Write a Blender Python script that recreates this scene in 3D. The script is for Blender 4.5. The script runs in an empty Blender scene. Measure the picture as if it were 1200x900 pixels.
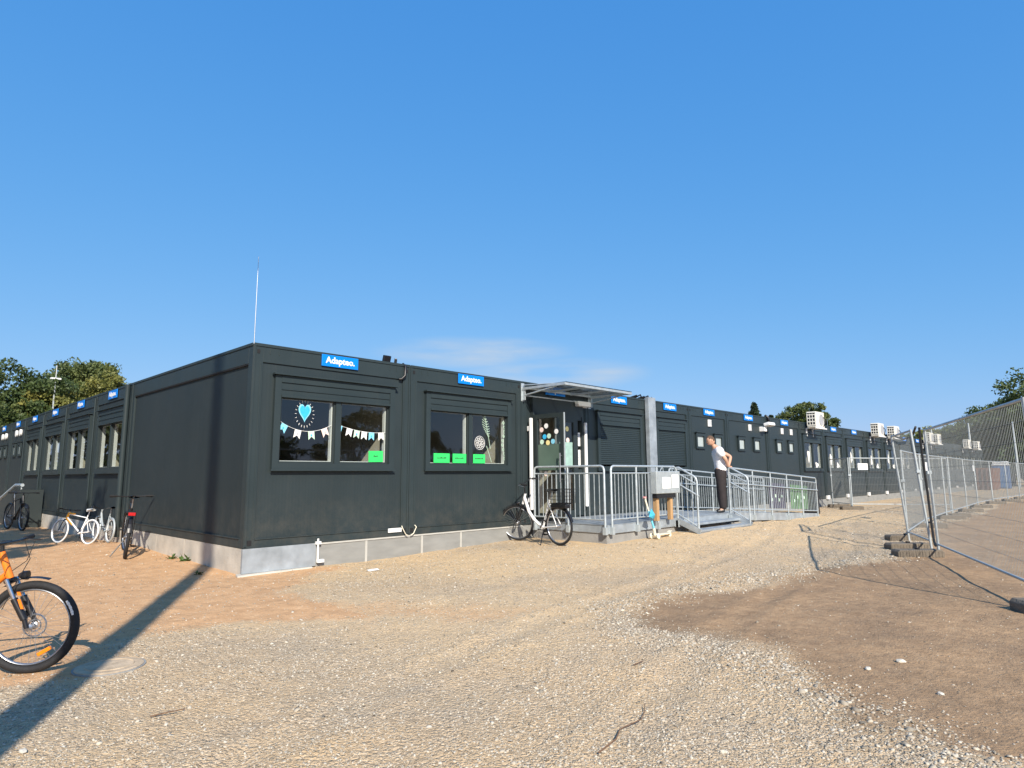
import bpy, bmesh, math, random
import numpy as np
from mathutils import Vector, Matrix, noise
random.seed(7); rng = np.random.default_rng(7)
sc = bpy.context.scene
col = sc.collection
PI = math.pi

# ------------------------------------------------------------------ helpers
def tag(o, label=None, cat=None, group=None, kind=None):
    if label: o['label'] = label
    if cat: o['category'] = cat
    if group: o['group'] = group
    if kind: o['kind'] = kind
    return o

def empty(name, loc=(0, 0, 0), rz=0.0, label=None, cat=None, group=None, matrix=None):
    o = bpy.data.objects.new(name, None); col.objects.link(o)
    o.empty_display_size = 0.1
    o.location = loc; o.rotation_euler = (0, 0, rz)
    if matrix is not None: o.matrix_world = matrix
    return tag(o, label, cat, group)

def link(name, mesh, mat, parent=None):
    o = bpy.data.objects.new(name, mesh); col.objects.link(o)
    if mat is not None and len(mesh.materials) == 0: mesh.materials.append(mat)
    if parent is not None: o.parent = parent
    return o

class MB:
    """collects shapes and links them as one mesh object"""
    def __init__(s, f=None): s.v = []; s.f = []; s.map = f
    def add(s, vs, fs):
        n = len(s.v)
        if s.map: vs = [s.map(*p) for p in vs]
        s.v += [tuple(p) for p in vs]; s.f += [tuple(i + n for i in q) for q in fs]
        return s
    def box(s, x0, x1, y0, y1, z0, z1):
        vs = [(x, y, z) for z in (z0, z1) for y in (y0, y1) for x in (x0, x1)]
        return s.add(vs, [(0, 2, 3, 1), (4, 5, 7, 6), (0, 1, 5, 4), (2, 6, 7, 3), (0, 4, 6, 2), (1, 3, 7, 5)])
    def obox(s, c, ax, ay, az, hx, hy, hz):
        c = Vector(c); ax = Vector(ax).normalized() * hx; ay = Vector(ay).normalized() * hy; az = Vector(az).normalized() * hz
        vs = [c + ax * i + ay * j + az * k for k in (-1, 1) for j in (-1, 1) for i in (-1, 1)]
        return s.add(vs, [(0, 2, 3, 1), (4, 5, 7, 6), (0, 1, 5, 4), (2, 6, 7, 3), (0, 4, 6, 2), (1, 3, 7, 5)])
    def tube(s, pts, r, n=8, cap=True, closed=False):
        pts = [Vector(p) for p in pts]; m = len(pts)
        rs = r if isinstance(r, (list, tuple)) else [r] * m
        vs = []; fs = []; up = None
        for i, p in enumerate(pts):
            if closed: t = pts[(i + 1) % m] - pts[i - 1]
            elif i == 0: t = pts[1] - p
            elif i == m - 1: t = p - pts[-2]
            else: t = (pts[i + 1] - p).normalized() + (p - pts[i - 1]).normalized()
            t.normalize()
            if up is None:
                up = Vector((0, 0, 1)) if abs(t.z) < 0.9 else Vector((0, 1, 0))
            a = t.cross(up)
            if a.length < 1e-6: a = t.orthogonal()
            a.normalize(); b = a.cross(t).normalized(); up = b
            for k in range(n):
                w = 2 * PI * (k + .5) / n
                vs.append(p + (a * math.cos(w) + b * math.sin(w)) * rs[i])
        for i in range(m if closed else m - 1):
            j = (i + 1) % m
            for k in range(n):
                fs.append((i * n + k, i * n + (k + 1) % n, j * n + (k + 1) % n, j * n + k))
        if cap and not closed:
            fs.append(tuple(range(n - 1, -1, -1))); fs.append(tuple((m - 1) * n + k for k in range(n)))
        return s.add(vs, fs)
    def prism(s, poly, f0, f1):
        n = len(poly); vs = [f0(*p) for p in poly] + [f1(*p) for p in poly]
        fs = [tuple(range(n - 1, -1, -1)), tuple(range(n, 2 * n))] + [(i, (i + 1) % n, n + (i + 1) % n, n + i) for i in range(n)]
        return s.add(vs, fs)
    def lathe(s, prof, c, axis, n=24):
        """prof: list of (r, h) along axis"""
        c = Vector(c); ax = Vector(axis).normalized(); a = ax.orthogonal().normalized(); b = ax.cross(a)
        vs = []; fs = []
        for (r, h) in prof:
            for k in range(n):
                w = 2 * PI * k / n
                vs.append(c + ax * h + (a * math.cos(w) + b * math.sin(w)) * r)
        m = len(prof)
        for i in range(m - 1):
            for k in range(n):
                fs.append((i * n + k, i * n + (k + 1) % n, (i + 1) * n + (k + 1) % n, (i + 1) * n + k))
        if prof[0][0] > 1e-5: fs.append(tuple(range(n - 1, -1, -1)))
        if prof[-1][0] > 1e-5: fs.append(tuple((m - 1) * n + k for k in range(n)))
        return s.add(vs, fs)
    def torus(s, c, R, r, axis=(0, 1, 0), n=40, m=8, ry=None):
        c = Vector(c); ax = Vector(axis).normalized(); a = ax.orthogonal().normalized(); b = ax.cross(a)
        ry = ry or r; vs = []; fs = []
        for i in range(n):
            w = 2 * PI * i / n; d = a * math.cos(w) + b * math.sin(w)
            for k in range(m):
                q = 2 * PI * k / m
                vs.append(c + d * (R + r * math.cos(q)) + ax * (ry * math.sin(q)))
        for i in range(n):
            for k in range(m):
                j = (i + 1) % n
                fs.append((i * m + k, i * m + (k + 1) % m, j * m + (k + 1) % m, j * m + k))
        return s.add(vs, fs)
    def build(s, name, mat, parent=None, smooth=False, bevel=0, fix=True):
        me = bpy.data.meshes.new(name); me.from_pydata(s.v, [], s.f)
        if fix:
            bm = bmesh.new(); bm.from_mesh(me); bmesh.ops.recalc_face_normals(bm, faces=bm.faces[:]); bm.to_mesh(me); bm.free()
        if smooth:
            me.polygons.foreach_set('use_smooth', [True] * len(me.polygons))
            try: me.set_sharp_from_angle(angle=math.radians(50))
            except Exception: pass
        o = link(name, me, mat, parent)
        if bevel:
            b = o.modifiers.new('bevel', 'BEVEL'); b.width = bevel; b.segments = 2; b.limit_method = 'ANGLE'; b.angle_limit = .6
        return o

def copy_tree(o, parent=None):
    c = o.copy(); col.objects.link(c)
    if parent is not None: c.parent = parent
    for ch in list(o.children): copy_tree(ch, c)
    return c

# ------------------------------------------------------------------ materials
def nodes_of(m):
    m.use_nodes = True
    return m.node_tree.nodes, m.node_tree.links, m.node_tree.nodes['Principled BSDF']

def pm(name, c, rough=.5, metal=0.0, var=.12, scale=6.0, bump=0.0, bscale=60.0, detail=4, rvar=.0, spec=None, stretch=None):
    """principled material with procedural variation of the colour"""
    m = bpy.data.materials.new(name); n, l, p = nodes_of(m)
    tc = n.new('ShaderNodeTexCoord'); src = tc.outputs['Object']
    if stretch:
        mp = n.new('ShaderNodeMapping'); mp.inputs['Scale'].default_value = stretch; l.new(src, mp.inputs[0]); src = mp.outputs[0]
    nz = n.new('ShaderNodeTexNoise'); nz.inputs['Scale'].default_value = scale; nz.inputs['Detail'].default_value = detail
    l.new(src, nz.inputs['Vector'])
    mr = n.new('ShaderNodeMapRange'); mr.inputs[1].default_value = .25; mr.inputs[2].default_value = .75
    mr.inputs[3].default_value = 1 - var; mr.inputs[4].default_value = 1 + var
    l.new(nz.outputs['Fac'], mr.inputs[0])
    vm = n.new('ShaderNodeVectorMath'); vm.operation = 'SCALE'; vm.inputs[0].default_value = c[:3]
    l.new(mr.outputs[0], vm.inputs['Scale']); l.new(vm.outputs[0], p.inputs['Base Color'])
    p.inputs['Roughness'].default_value = rough; p.inputs['Metallic'].default_value = metal
    if spec is not None: p.inputs['Specular IOR Level'].default_value = spec
    if rvar:
        r2 = n.new('ShaderNodeMapRange'); r2.inputs[1].default_value = .3; r2.inputs[2].default_value = .7
        r2.inputs[3].default_value = rough - rvar; r2.inputs[4].default_value = rough + rvar
        l.new(nz.outputs['Fac'], r2.inputs[0]); l.new(r2.outputs[0], p.inputs['Roughness'])
    if bump:
        nb = n.new('ShaderNodeTexNoise'); nb.inputs['Scale'].default_value = bscale; nb.inputs['Detail'].default_value = 5
        l.new(src, nb.inputs['Vector'])
        b = n.new('ShaderNodeBump'); b.inputs['Strength'].default_value = bump; b.inputs['Distance'].default_value = .02
        l.new(nb.outputs['Fac'], b.inputs['Height']); l.new(b.outputs[0], p.inputs['Normal'])
    return m

M = {}
M['steel'] = pm('anthracite_steel', (.0255, .0375, .041), .45, var=.10, scale=1.3, rvar=.08, detail=8)
M['steel'].node_tree.nodes['Principled BSDF'].inputs['Specular IOR Level'].default_value = .3
M['steel_dark'] = pm('anthracite_trim', (.022, .031, .032), .5, var=.08, scale=2)
M['gasket'] = pm('black_rubber', (.008, .008, .009), .7, var=.1)
M['tyre'] = pm('tyre_rubber', (.014, .014, .015), .75, var=.25, scale=40, bump=.3, bscale=120)
M['black'] = pm('black_paint', (.012, .012, .014), .38, var=.15, scale=20)
M['galv'] = pm('galvanised_steel', (.47, .52, .54), .46, metal=.45, var=.13, scale=14, rvar=.08, detail=6)
M['galv_sheet'] = pm('galvanised_sheet', (.36, .40, .43), .48, metal=.35, var=.22, scale=5, rvar=.08, detail=9)
M['galv_dull'] = pm('dull_zinc_tube', (.42, .46, .47), .55, metal=.35, var=.15, scale=9)
M['wire'] = pm('zinc_wire', (.27, .29, .29), .5, metal=.4, var=.12, scale=3)
M['concrete'] = pm('concrete_grey', (.27, .265, .25), .85, var=.2, scale=3, bump=.25, bscale=40, detail=10)
M['concrete_light'] = pm('concrete_pale', (.50, .46, .39), .85, var=.2, scale=4, bump=.3, bscale=35, detail=10)
M['board'] = pm('grey_plinth_board', (.25, .25, .235), .7, var=.16, scale=2.5, bump=.06, detail=9, stretch=(1, 1, 3))
M['joint'] = pm('pale_joint_strip', (.45, .44, .40), .6, var=.1)
M['white'] = pm('white_plastic', (.78, .78, .76), .4, var=.05, scale=8)
M['white_paint'] = pm('white_gloss_paint', (.80, .80, .78), .28, var=.04, scale=8)
M['cream'] = pm('cream_housing', (.72, .69, .60), .45, var=.06, scale=5)
M['blue_sign'] = pm('blue_sign_board', (.0, .20, .72), .35, var=.05, scale=6)
M['paper'] = pm('white_paper', (.80, .80, .78), .8, var=.05, scale=12)
M['green_paper'] = pm('green_paper', (.03, .62, .13), .8, var=.06, scale=12)
M['ink'] = pm('dark_ink', (.02, .05, .03), .8, var=.1)
M['grey_ink'] = pm('grey_print', (.35, .36, .38), .8, var=.1)
M['heart'] = pm('blue_heart_paper', (.03, .42, .72), .7, var=.15, scale=25)
M['heart_l'] = pm('light_blue_paper', (.22, .58, .75), .7, var=.08, scale=25)
M['mint'] = pm('mint_paper', (.50, .68, .54), .8, var=.06)
M['pink'] = pm('pale_pink_paper', (.78, .62, .56), .8, var=.06)
M['wood'] = pm('raw_timber', (.42, .26, .125), .7, var=.25, scale=9, stretch=(1, 1, .15), bump=.1)
M['wood_brown'] = pm('brown_wood', (.30, .14, .05), .6, var=.25, scale=6)
M['pole_wood'] = pm('weathered_pole', (.16, .12, .09), .85, var=.3, scale=5, stretch=(3, 3, .2), bump=.3, bscale=20)
M['inner_wall'] = pm('inner_wall', (.56, .51, .42), .8, var=.05, scale=1)
M['inner_floor'] = pm('inner_floor', (.16, .14, .12), .6, var=.1, scale=2)
M['cloth_white'] = pm('white_curtain', (.75, .74, .70), .9, var=.06, scale=10)
M['orange'] = pm('orange_frame_paint', (.85, .20, .015), .28, var=.06, scale=10)
M['yellow'] = pm('yellow_frame_paint', (.80, .36, .02), .3, var=.06, scale=10)
M['chrome'] = pm('polished_metal', (.6, .6, .62), .2, metal=1, var=.06, scale=10)
M['alu'] = pm('aluminium', (.45, .46, .48), .35, metal=.9, var=.08, scale=20)
M['amber'] = pm('amber_reflector', (.80, .22, .01), .25, var=.1, scale=50)
M['red'] = pm('red_lens', (.42, .01, .012), .2, var=.1, scale=50)
M['skyblue'] = pm('sky_blue_plastic', (.16, .52, .66), .4, var=.08, scale=10)
M['turq'] = pm('turquoise_cloth', (.05, .36, .50), .8, var=.15, scale=15)
M['pinkp'] = pm('pink_plastic', (.60, .20, .22), .45, var=.08, scale=10)
M['creamp'] = pm('cream_plastic', (.72, .68, .54), .45, var=.08, scale=10)
M['skin'] = pm('skin', (.52, .30, .20), .55, var=.08, scale=12)
M['hair'] = pm('short_hair', (.10, .06, .035), .8, var=.3, scale=60, bump=.4)
M['shirt'] = pm('white_cotton', (.74, .74, .76), .9, var=.05, scale=6, bump=1.0, bscale=6)
M['trouser'] = pm('dark_trousers', (.022, .017, .018), .85, var=.3, scale=5, bump=.3, bscale=9)
M['rust'] = pm('rusty_brown_steel', (.17, .075, .045), .8, var=.3, scale=3, detail=8)
M['toilet'] = pm('blue_plastic_cabin', (.03, .10, .27), .5, var=.1, scale=3)
M['bark'] = pm('tree_bark', (.10, .075, .055), .9, var=.3, scale=4, stretch=(3, 3, .4), bump=.4, bscale=10)
M['iron'] = pm('cast_iron_cover', (.46, .36, .25), .95, metal=.0, spec=.1, var=.25, scale=12, bump=.3, bscale=50)
M['banner_green'] = pm('green_banner', (.09, .19, .08), .7, var=.5, scale=4.5, detail=3)
M['banner_purple'] = pm('purple_banner', (.055, .05, .085), .7, var=.5, scale=3, detail=2)
M['lens'] = pm('white_lamp_diffuser', (.82, .80, .74), .35, var=.03)
M['twig'] = pm('dry_twig', (.16, .09, .05), .9, var=.3, scale=30)
M['stone'] = pm('pale_stone', (.55, .51, .43), .9, var=.15, scale=30, bump=.3)
M['foot'] = pm('recycled_concrete_foot', (.15, .125, .095), .9, var=.25, scale=8, bump=.5, bscale=50)
M['weed'] = pm('weed_leaf', (.06, .11, .02), .7, var=.3, scale=30)
M['cable'] = pm('black_cable', (.01, .01, .01), .6, var=.1)

def glass_mat(name, tint, gloss_ior=1.6, dark=0.0):
    m = bpy.data.materials.new(name); m.use_nodes = True; n = m.node_tree.nodes; l = m.node_tree.links
    n.remove(n['Principled BSDF']); out = n['Material Output']
    tr = n.new('ShaderNodeBsdfTransparent'); tr.inputs[0].default_value = (*tint, 1)
    gl = n.new('ShaderNodeBsdfGlossy'); gl.inputs['Roughness'].default_value = .015
    tc = n.new('ShaderNodeTexCoord'); nz = n.new('ShaderNodeTexNoise'); nz.inputs['Scale'].default_value = 1.2
    l.new(tc.outputs['Object'], nz.inputs['Vector'])
    bp = n.new('ShaderNodeBump'); bp.inputs['Strength'].default_value = .03; bp.inputs['Distance'].default_value = .05
    l.new(nz.outputs['Fac'], bp.inputs['Height']); l.new(bp.outputs[0], gl.inputs['Normal'])
    ge = n.new('ShaderNodeNewGeometry'); dt = n.new('ShaderNodeVectorMath'); dt.operation = 'DOT_PRODUCT'; l.new(ge.outputs['Incoming'], dt.inputs[0]); l.new(ge.outputs['Normal'], dt.inputs[1])
    def mt(op, a, b=0.0):
        x = n.new('ShaderNodeMath'); x.operation = op
        for i_, q in enumerate((a, b)):
            if isinstance(q, (int, float)): x.inputs[i_].default_value = q
            else: l.new(q, x.inputs[i_])
        return x
    f0 = 2 * ((gloss_ior - 1) / (gloss_ior + 1)) ** 2        # two sheets of glass
    fr = mt('ADD', mt('MULTIPLY', mt('POWER', mt('SUBTRACT', 1.0, mt('ABSOLUTE', dt.outputs['Value']).outputs[0]).outputs[0], 5.0).outputs[0], 1 - f0).outputs[0], f0)
    mx = n.new('ShaderNodeMixShader'); l.new(fr.outputs[0], mx.inputs[0]); l.new(tr.outputs[0], mx.inputs[1]); l.new(gl.outputs[0], mx.inputs[2])
    l.new(mx.outputs[0], out.inputs['Surface'])
    return m
M['glass'] = glass_mat('window_glass', (.80, .84, .82), 1.55)
M['poly'] = glass_mat('smoked_canopy_sheet', (.42, .45, .46), 1.5)
M['frost'] = pm('frosted_window', (.40, .45, .44), .35, var=.1, scale=12)

def rib_mat(name, c, axis, freq, strength, rough=.45):
    m = pm(name, c, rough, var=.10, scale=1.1, rvar=.07, detail=7, spec=.35); n, l, p = nodes_of(m)
    tc = n.new('ShaderNodeTexCoord'); sx = n.new('ShaderNodeSeparateXYZ'); l.new(tc.outputs['Object'], sx.inputs[0])
    mu = n.new('ShaderNodeMath'); mu.operation = 'MULTIPLY'; mu.inputs[1].default_value = freq * 2 * PI; l.new(sx.outputs[axis], mu.inputs[0])
    si = n.new('ShaderNodeMath'); si.operation = 'SINE'; l.new(mu.outputs[0], si.inputs[0])
    b = n.new('ShaderNodeBump'); b.inputs['Strength'].default_value = strength; b.inputs['Distance'].default_value = .004
    l.new(si.outputs[0], b.inputs['Height']); l.new(b.outputs[0], p.inputs['Normal'])
    return m
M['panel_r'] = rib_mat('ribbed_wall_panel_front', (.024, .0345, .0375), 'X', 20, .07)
M['panel_l'] = rib_mat('ribbed_wall_panel_side_shaded', (.020, .0295, .032), 'Y', 20, .05, .6)  # same paint as the front, its shade on this side mixed into the colour

def weather(m):
    """road dust splashed up from the ground, faint rain streaks and slightly wavy sheet"""
    n, l, p = nodes_of(m); old = p.inputs['Base Color'].links[0].from_socket
    tc = n.new('ShaderNodeTexCoord'); sx = n.new('ShaderNodeSeparateXYZ'); l.new(tc.outputs['Object'], sx.inputs[0])
    g = n.new('ShaderNodeMapRange'); g.inputs[1].default_value = .36; g.inputs[2].default_value = 1.15; g.inputs[3].default_value = .4; g.inputs[4].default_value = 0; l.new(sx.outputs['Z'], g.inputs[0])
    nz = n.new('ShaderNodeTexNoise'); nz.inputs['Scale'].default_value = 4; nz.inputs['Detail'].default_value = 9; nz.inputs['Roughness'].default_value = .72; l.new(tc.outputs['Object'], nz.inputs['Vector'])
    mr = n.new('ShaderNodeMapRange'); mr.inputs[1].default_value = .42; mr.inputs[2].default_value = .75; l.new(nz.outputs['Fac'], mr.inputs[0])
    a = n.new('ShaderNodeMath'); a.operation = 'MULTIPLY'; l.new(g.outputs[0], a.inputs[0]); l.new(mr.outputs[0], a.inputs[1])
    mp = n.new('ShaderNodeMapping'); mp.inputs['Scale'].default_value = (9, 9, .35); l.new(tc.outputs['Object'], mp.inputs[0])
    st = n.new('ShaderNodeTexNoise'); st.inputs['Scale'].default_value = 1.6; st.inputs['Detail'].default_value = 6; l.new(mp.outputs[0], st.inputs['Vector'])
    m2 = n.new('ShaderNodeMapRange'); m2.inputs[1].default_value = .55; m2.inputs[2].default_value = .8; m2.inputs[4].default_value = .05; l.new(st.outputs['Fac'], m2.inputs[0])
    ad = n.new('ShaderNodeMath'); ad.operation = 'ADD'; ad.use_clamp = True; l.new(a.outputs[0], ad.inputs[0]); l.new(m2.outputs[0], ad.inputs[1])
    mx = n.new('ShaderNodeMix'); mx.data_type = 'RGBA'; mx.inputs[7].default_value = (.13, .115, .09, 1); l.new(ad.outputs[0], mx.inputs[0]); l.new(old, mx.inputs[6]); l.new(mx.outputs[2], p.inputs['Base Color'])
    wv = n.new('ShaderNodeTexNoise'); wv.inputs['Scale'].default_value = .9; wv.inputs['Detail'].default_value = 2; l.new(tc.outputs['Object'], wv.inputs['Vector'])
    b = n.new('ShaderNodeBump'); b.inputs['Strength'].default_value = .25; b.inputs['Distance'].default_value = .05; l.new(wv.outputs['Fac'], b.inputs['Height'])
    if p.inputs['Normal'].links: l.new(p.inputs['Normal'].links[0].from_socket, b.inputs['Normal'])
    l.new(b.outputs[0], p.inputs['Normal'])
for k_ in ('panel_r', 'panel_l', 'steel'): weather(M[k_])

def leaf_mat(name, c0, c1):
    m = bpy.data.materials.new(name); n, l, p = nodes_of(m)
    at = n.new('ShaderNodeAttribute'); at.attribute_name = 'shade'
    mx = n.new('ShaderNodeMix'); mx.data_type = 'RGBA'; mx.inputs[6].default_value = (*c0, 1); mx.inputs[7].default_value = (*c1, 1)
    l.new(at.outputs['Fac'], mx.inputs[0]); l.new(mx.outputs[2], p.inputs['Base Color'])
    p.inputs['Roughness'].default_value = .6
    out = n['Material Output']; tl = n.new('ShaderNodeBsdfTranslucent'); l.new(mx.outputs[2], tl.inputs[0])
    ms = n.new('ShaderNodeMixShader'); ms.inputs[0].default_value = .3
    l.new(p.outputs[0], ms.inputs[1]); l.new(tl.outputs[0], ms.inputs[2]); l.new(ms.outputs[0], out.inputs['Surface'])
    return m
M['leaf_dark'] = leaf_mat('dark_foliage', (.035, .062, .018), (.10, .14, .038))
M['leaf_yellow'] = leaf_mat('yellow_green_foliage', (.09, .115, .025), (.30, .28, .07))
M['leaf_mid'] = leaf_mat('mid_green_foliage', (.05, .08, .024), (.16, .19, .055))
M['leaf_conifer'] = leaf_mat('conifer_foliage', (.018, .034, .016), (.045, .07, .03))

# ------------------------------------------------------------------ ground
_XP = [-2, 0, 2.25, 3.8, 4.8, 7, 8.6, 11, 14, 18, 90]; _XV = [0, .03, .04, .084, .108, .14, .2, .2, .11, .10, .10]
_YP = [-3, 0, 1.4, 4.7, 7, 13]; _YV = [0, .03, .05, .11, .06, 0]
def gz_np(x, y):
    r = np.interp(x, _XP, _XV) * np.exp(-(np.maximum(0, -y - 1.9) / 1.8) ** 2)
    l = np.interp(y, _YP, _YV) * np.exp(-(np.minimum(0, x) / 1.3) ** 2)
    z = np.maximum(np.where(x > -2, r, 0), np.where(y > -3, l, 0))
    z = z + .010 * np.sin(x * 1.3 + 1.1 * np.sin(y * .9)) * np.sin(y * 1.1 + .6 * np.sin(x * 1.7))
    z = z + .004 * np.sin(x * 4.1 + 2 * np.sin(y * 2.3)) * np.sin(y * 3.7 + 1.5 * np.sin(x * 2.9))
    return z
def gz(x, y): return float(gz_np(np.float64(x), np.float64(y)))

def graded(lo, hi, step, far, g=1.13):
    a = list(np.arange(lo, hi, step)); s = step; x = a[-1]; hi_l = []
    while x < far: s *= g; x += s; hi_l.append(x)
    s = step; x = a[0]; lo_l = []
    while x > -far: s *= g; x -= s; lo_l.append(x)
    return np.array(lo_l[::-1] + a + hi_l)

DIRT = [(1.2, -5.45), (1.77, -5.08), (2.73, -4.95), (3.61, -5.12), (4.83, -5.35), (6.13, -5.60), (9, -6.0), (12, -5.35), (15, -4.9), (22, -4.7), (40, -4.3), (90, -4), (90, -60), (5, -60), (-.6, -10), (-.1, -8.4), (.42, -7.78), (.61, -7.3), (1.12, -6.57), (1.25, -5.87)]
ORNG = [(0, 16), (.5, 5), (.5, .2), (1.0, -.3), (.5, -1.0), (-.2, -1.5), (.1, -2.6), (.9, -3.5), (.95, -4.2), (.2, -4.2), (-.6, -3.3), (-1.13, -2.95), (-1.91, -2.56), (-2.3, -3.0), (-2.96, -3.24), (-4, -2.5), (-8, 2), (-14, 16)]
def sdf(poly, X, Y):
    d = np.full(X.shape, 1e9); ins = np.zeros(X.shape, bool); n = len(poly)
    for i in range(n):
        x0, y0 = poly[i]; x1, y1 = poly[(i + 1) % n]; ex, ey = x1 - x0, y1 - y0
        t = np.clip(((X - x0) * ex + (Y - y0) * ey) / (ex * ex + ey * ey), 0, 1)
        d = np.minimum(d, np.hypot(X - x0 - t * ex, Y - y0 - t * ey))
        c = ((y0 > Y) != (y1 > Y)) & (X < (x1 - x0) * (Y - y0) / (y1 - y0 + 1e-12) + x0); ins ^= c
    return np.where(ins, d, -d)
def ss(a, b, x):
    t = np.clip((x - a) / (b - a), 0, 1); return t * t * (3 - 2 * t)
def wob(X, Y, f, s):
    return np.sin(X * f + s + 1.3 * np.sin(Y * f * 1.31 + s)) * np.sin(Y * f * .93 + 2 * s + 1.1 * np.sin(X * f * .77))
def zones(X, Y):
    w = .28 * wob(X, Y, 1.7, .3) + .14 * wob(X, Y, 4.9, 1.9) + .06 * wob(X, Y, 13, .7)
    dirt = ss(-.45, .42, sdf(DIRT, X, Y) + w * .8)
    orng = ss(-.5, .55, sdf(ORNG, X, Y) + w * 1.1) * np.where((X > -.2) & (Y < -2), .55, 1)
    sand = ss(.0, .8, 1 - np.abs((Y + 2.2) / 1.8) + w) * ss(.5, 3.0, X) * (1 - ss(15, 22, X))
    sand = np.maximum(sand, .55 * ss(.25, .75, .5 + .5 * wob(X, Y, .8, 2.2)))
    far = ss(16, 30, np.hypot(X, Y))
    return dirt, orng, np.clip(sand * (1 - dirt), 0, 1)

gx = graded(-5.2, 13.0, .06, 900); gy = graded(-9.6, 2.4, .06, 900)
GX, GY = np.meshgrid(gx, gy, indexing='xy')
GZ = gz_np(GX, GY)
nzv = np.array([noise.noise((x * 3.1, y * 3.1, 0)) * .5 + noise.noise((x * 9.0, y * 9.0, 3)) * .3 for x, y in zip(GX.ravel(), GY.ravel())]).reshape(GX.shape)
near = (np.abs(GX - 4) < 12) & (np.abs(GY + 3) < 12)
GZ = GZ + np.where(near, nzv * .012, 0)
# small ridge of gravel pushed up against the dark dirt edge
GZ += .018 * np.exp(-(sdf(DIRT, GX, GY) + .25) ** 2 / .06) * near
def ruts(X, Y):
    z = np.zeros(X.shape)
    for (x0, y0, a, d, w_) in ((2.0, -4.6, .22, .016, .12), (2.2, -6.1, .22, .016, .12), (-1.5, -4.4, .95, .010, .11), (-.2, -4.9, .95, .010, .11)):
        t_ = -(X - x0) * math.sin(a) + (Y - y0) * math.cos(a) + .25 * np.sin((X + Y) * .35)
        z -= d * np.exp(-(t_ / w_) ** 2) * (.6 + .4 * np.sin(X * 2.1 + Y)); z += d * .6 * np.exp(-((np.abs(t_) - w_ * 1.7) / (w_ * .5)) ** 2)
    return z
GZ += ruts(GX, GY) * near
nx, ny = len(gx), len(gy)
V = np.stack([GX.ravel(), GY.ravel(), GZ.ravel()], 1).astype(np.float32)
idx = np.arange(nx * ny).reshape(ny, nx)
F = np.stack([idx[:-1, :-1].ravel(), idx[:-1, 1:].ravel(), idx[1:, 1:].ravel(), idx[1:, :-1].ravel()], 1).astype(np.int32)
def np_mesh(name, V, F, k):
    me = bpy.data.meshes.new(name); me.vertices.add(len(V)); me.vertices.foreach_set('co', V.astype(np.float32).ravel())
    me.loops.add(len(F) * k); me.loops.foreach_set('vertex_index', F.astype(np.int32).ravel())
    me.polygons.add(len(F)); me.polygons.foreach_set('loop_start', np.arange(0, len(F) * k, k, dtype=np.int32))
    me.update(calc_edges=True); me.validate(); return me
gm = np_mesh('ground', V, F, 4)
gm.polygons.foreach_set('use_smooth', [True] * len(gm.polygons))
zd, zo, zs = zones(GX.ravel(), GY.ravel())
for nm, arr in (('dirt', zd), ('orange', zo), ('sand', zs)):
    a = gm.attributes.new(nm, 'FLOAT', 'POINT'); a.data.foreach_set('value', arr.astype(np.float32))

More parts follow.
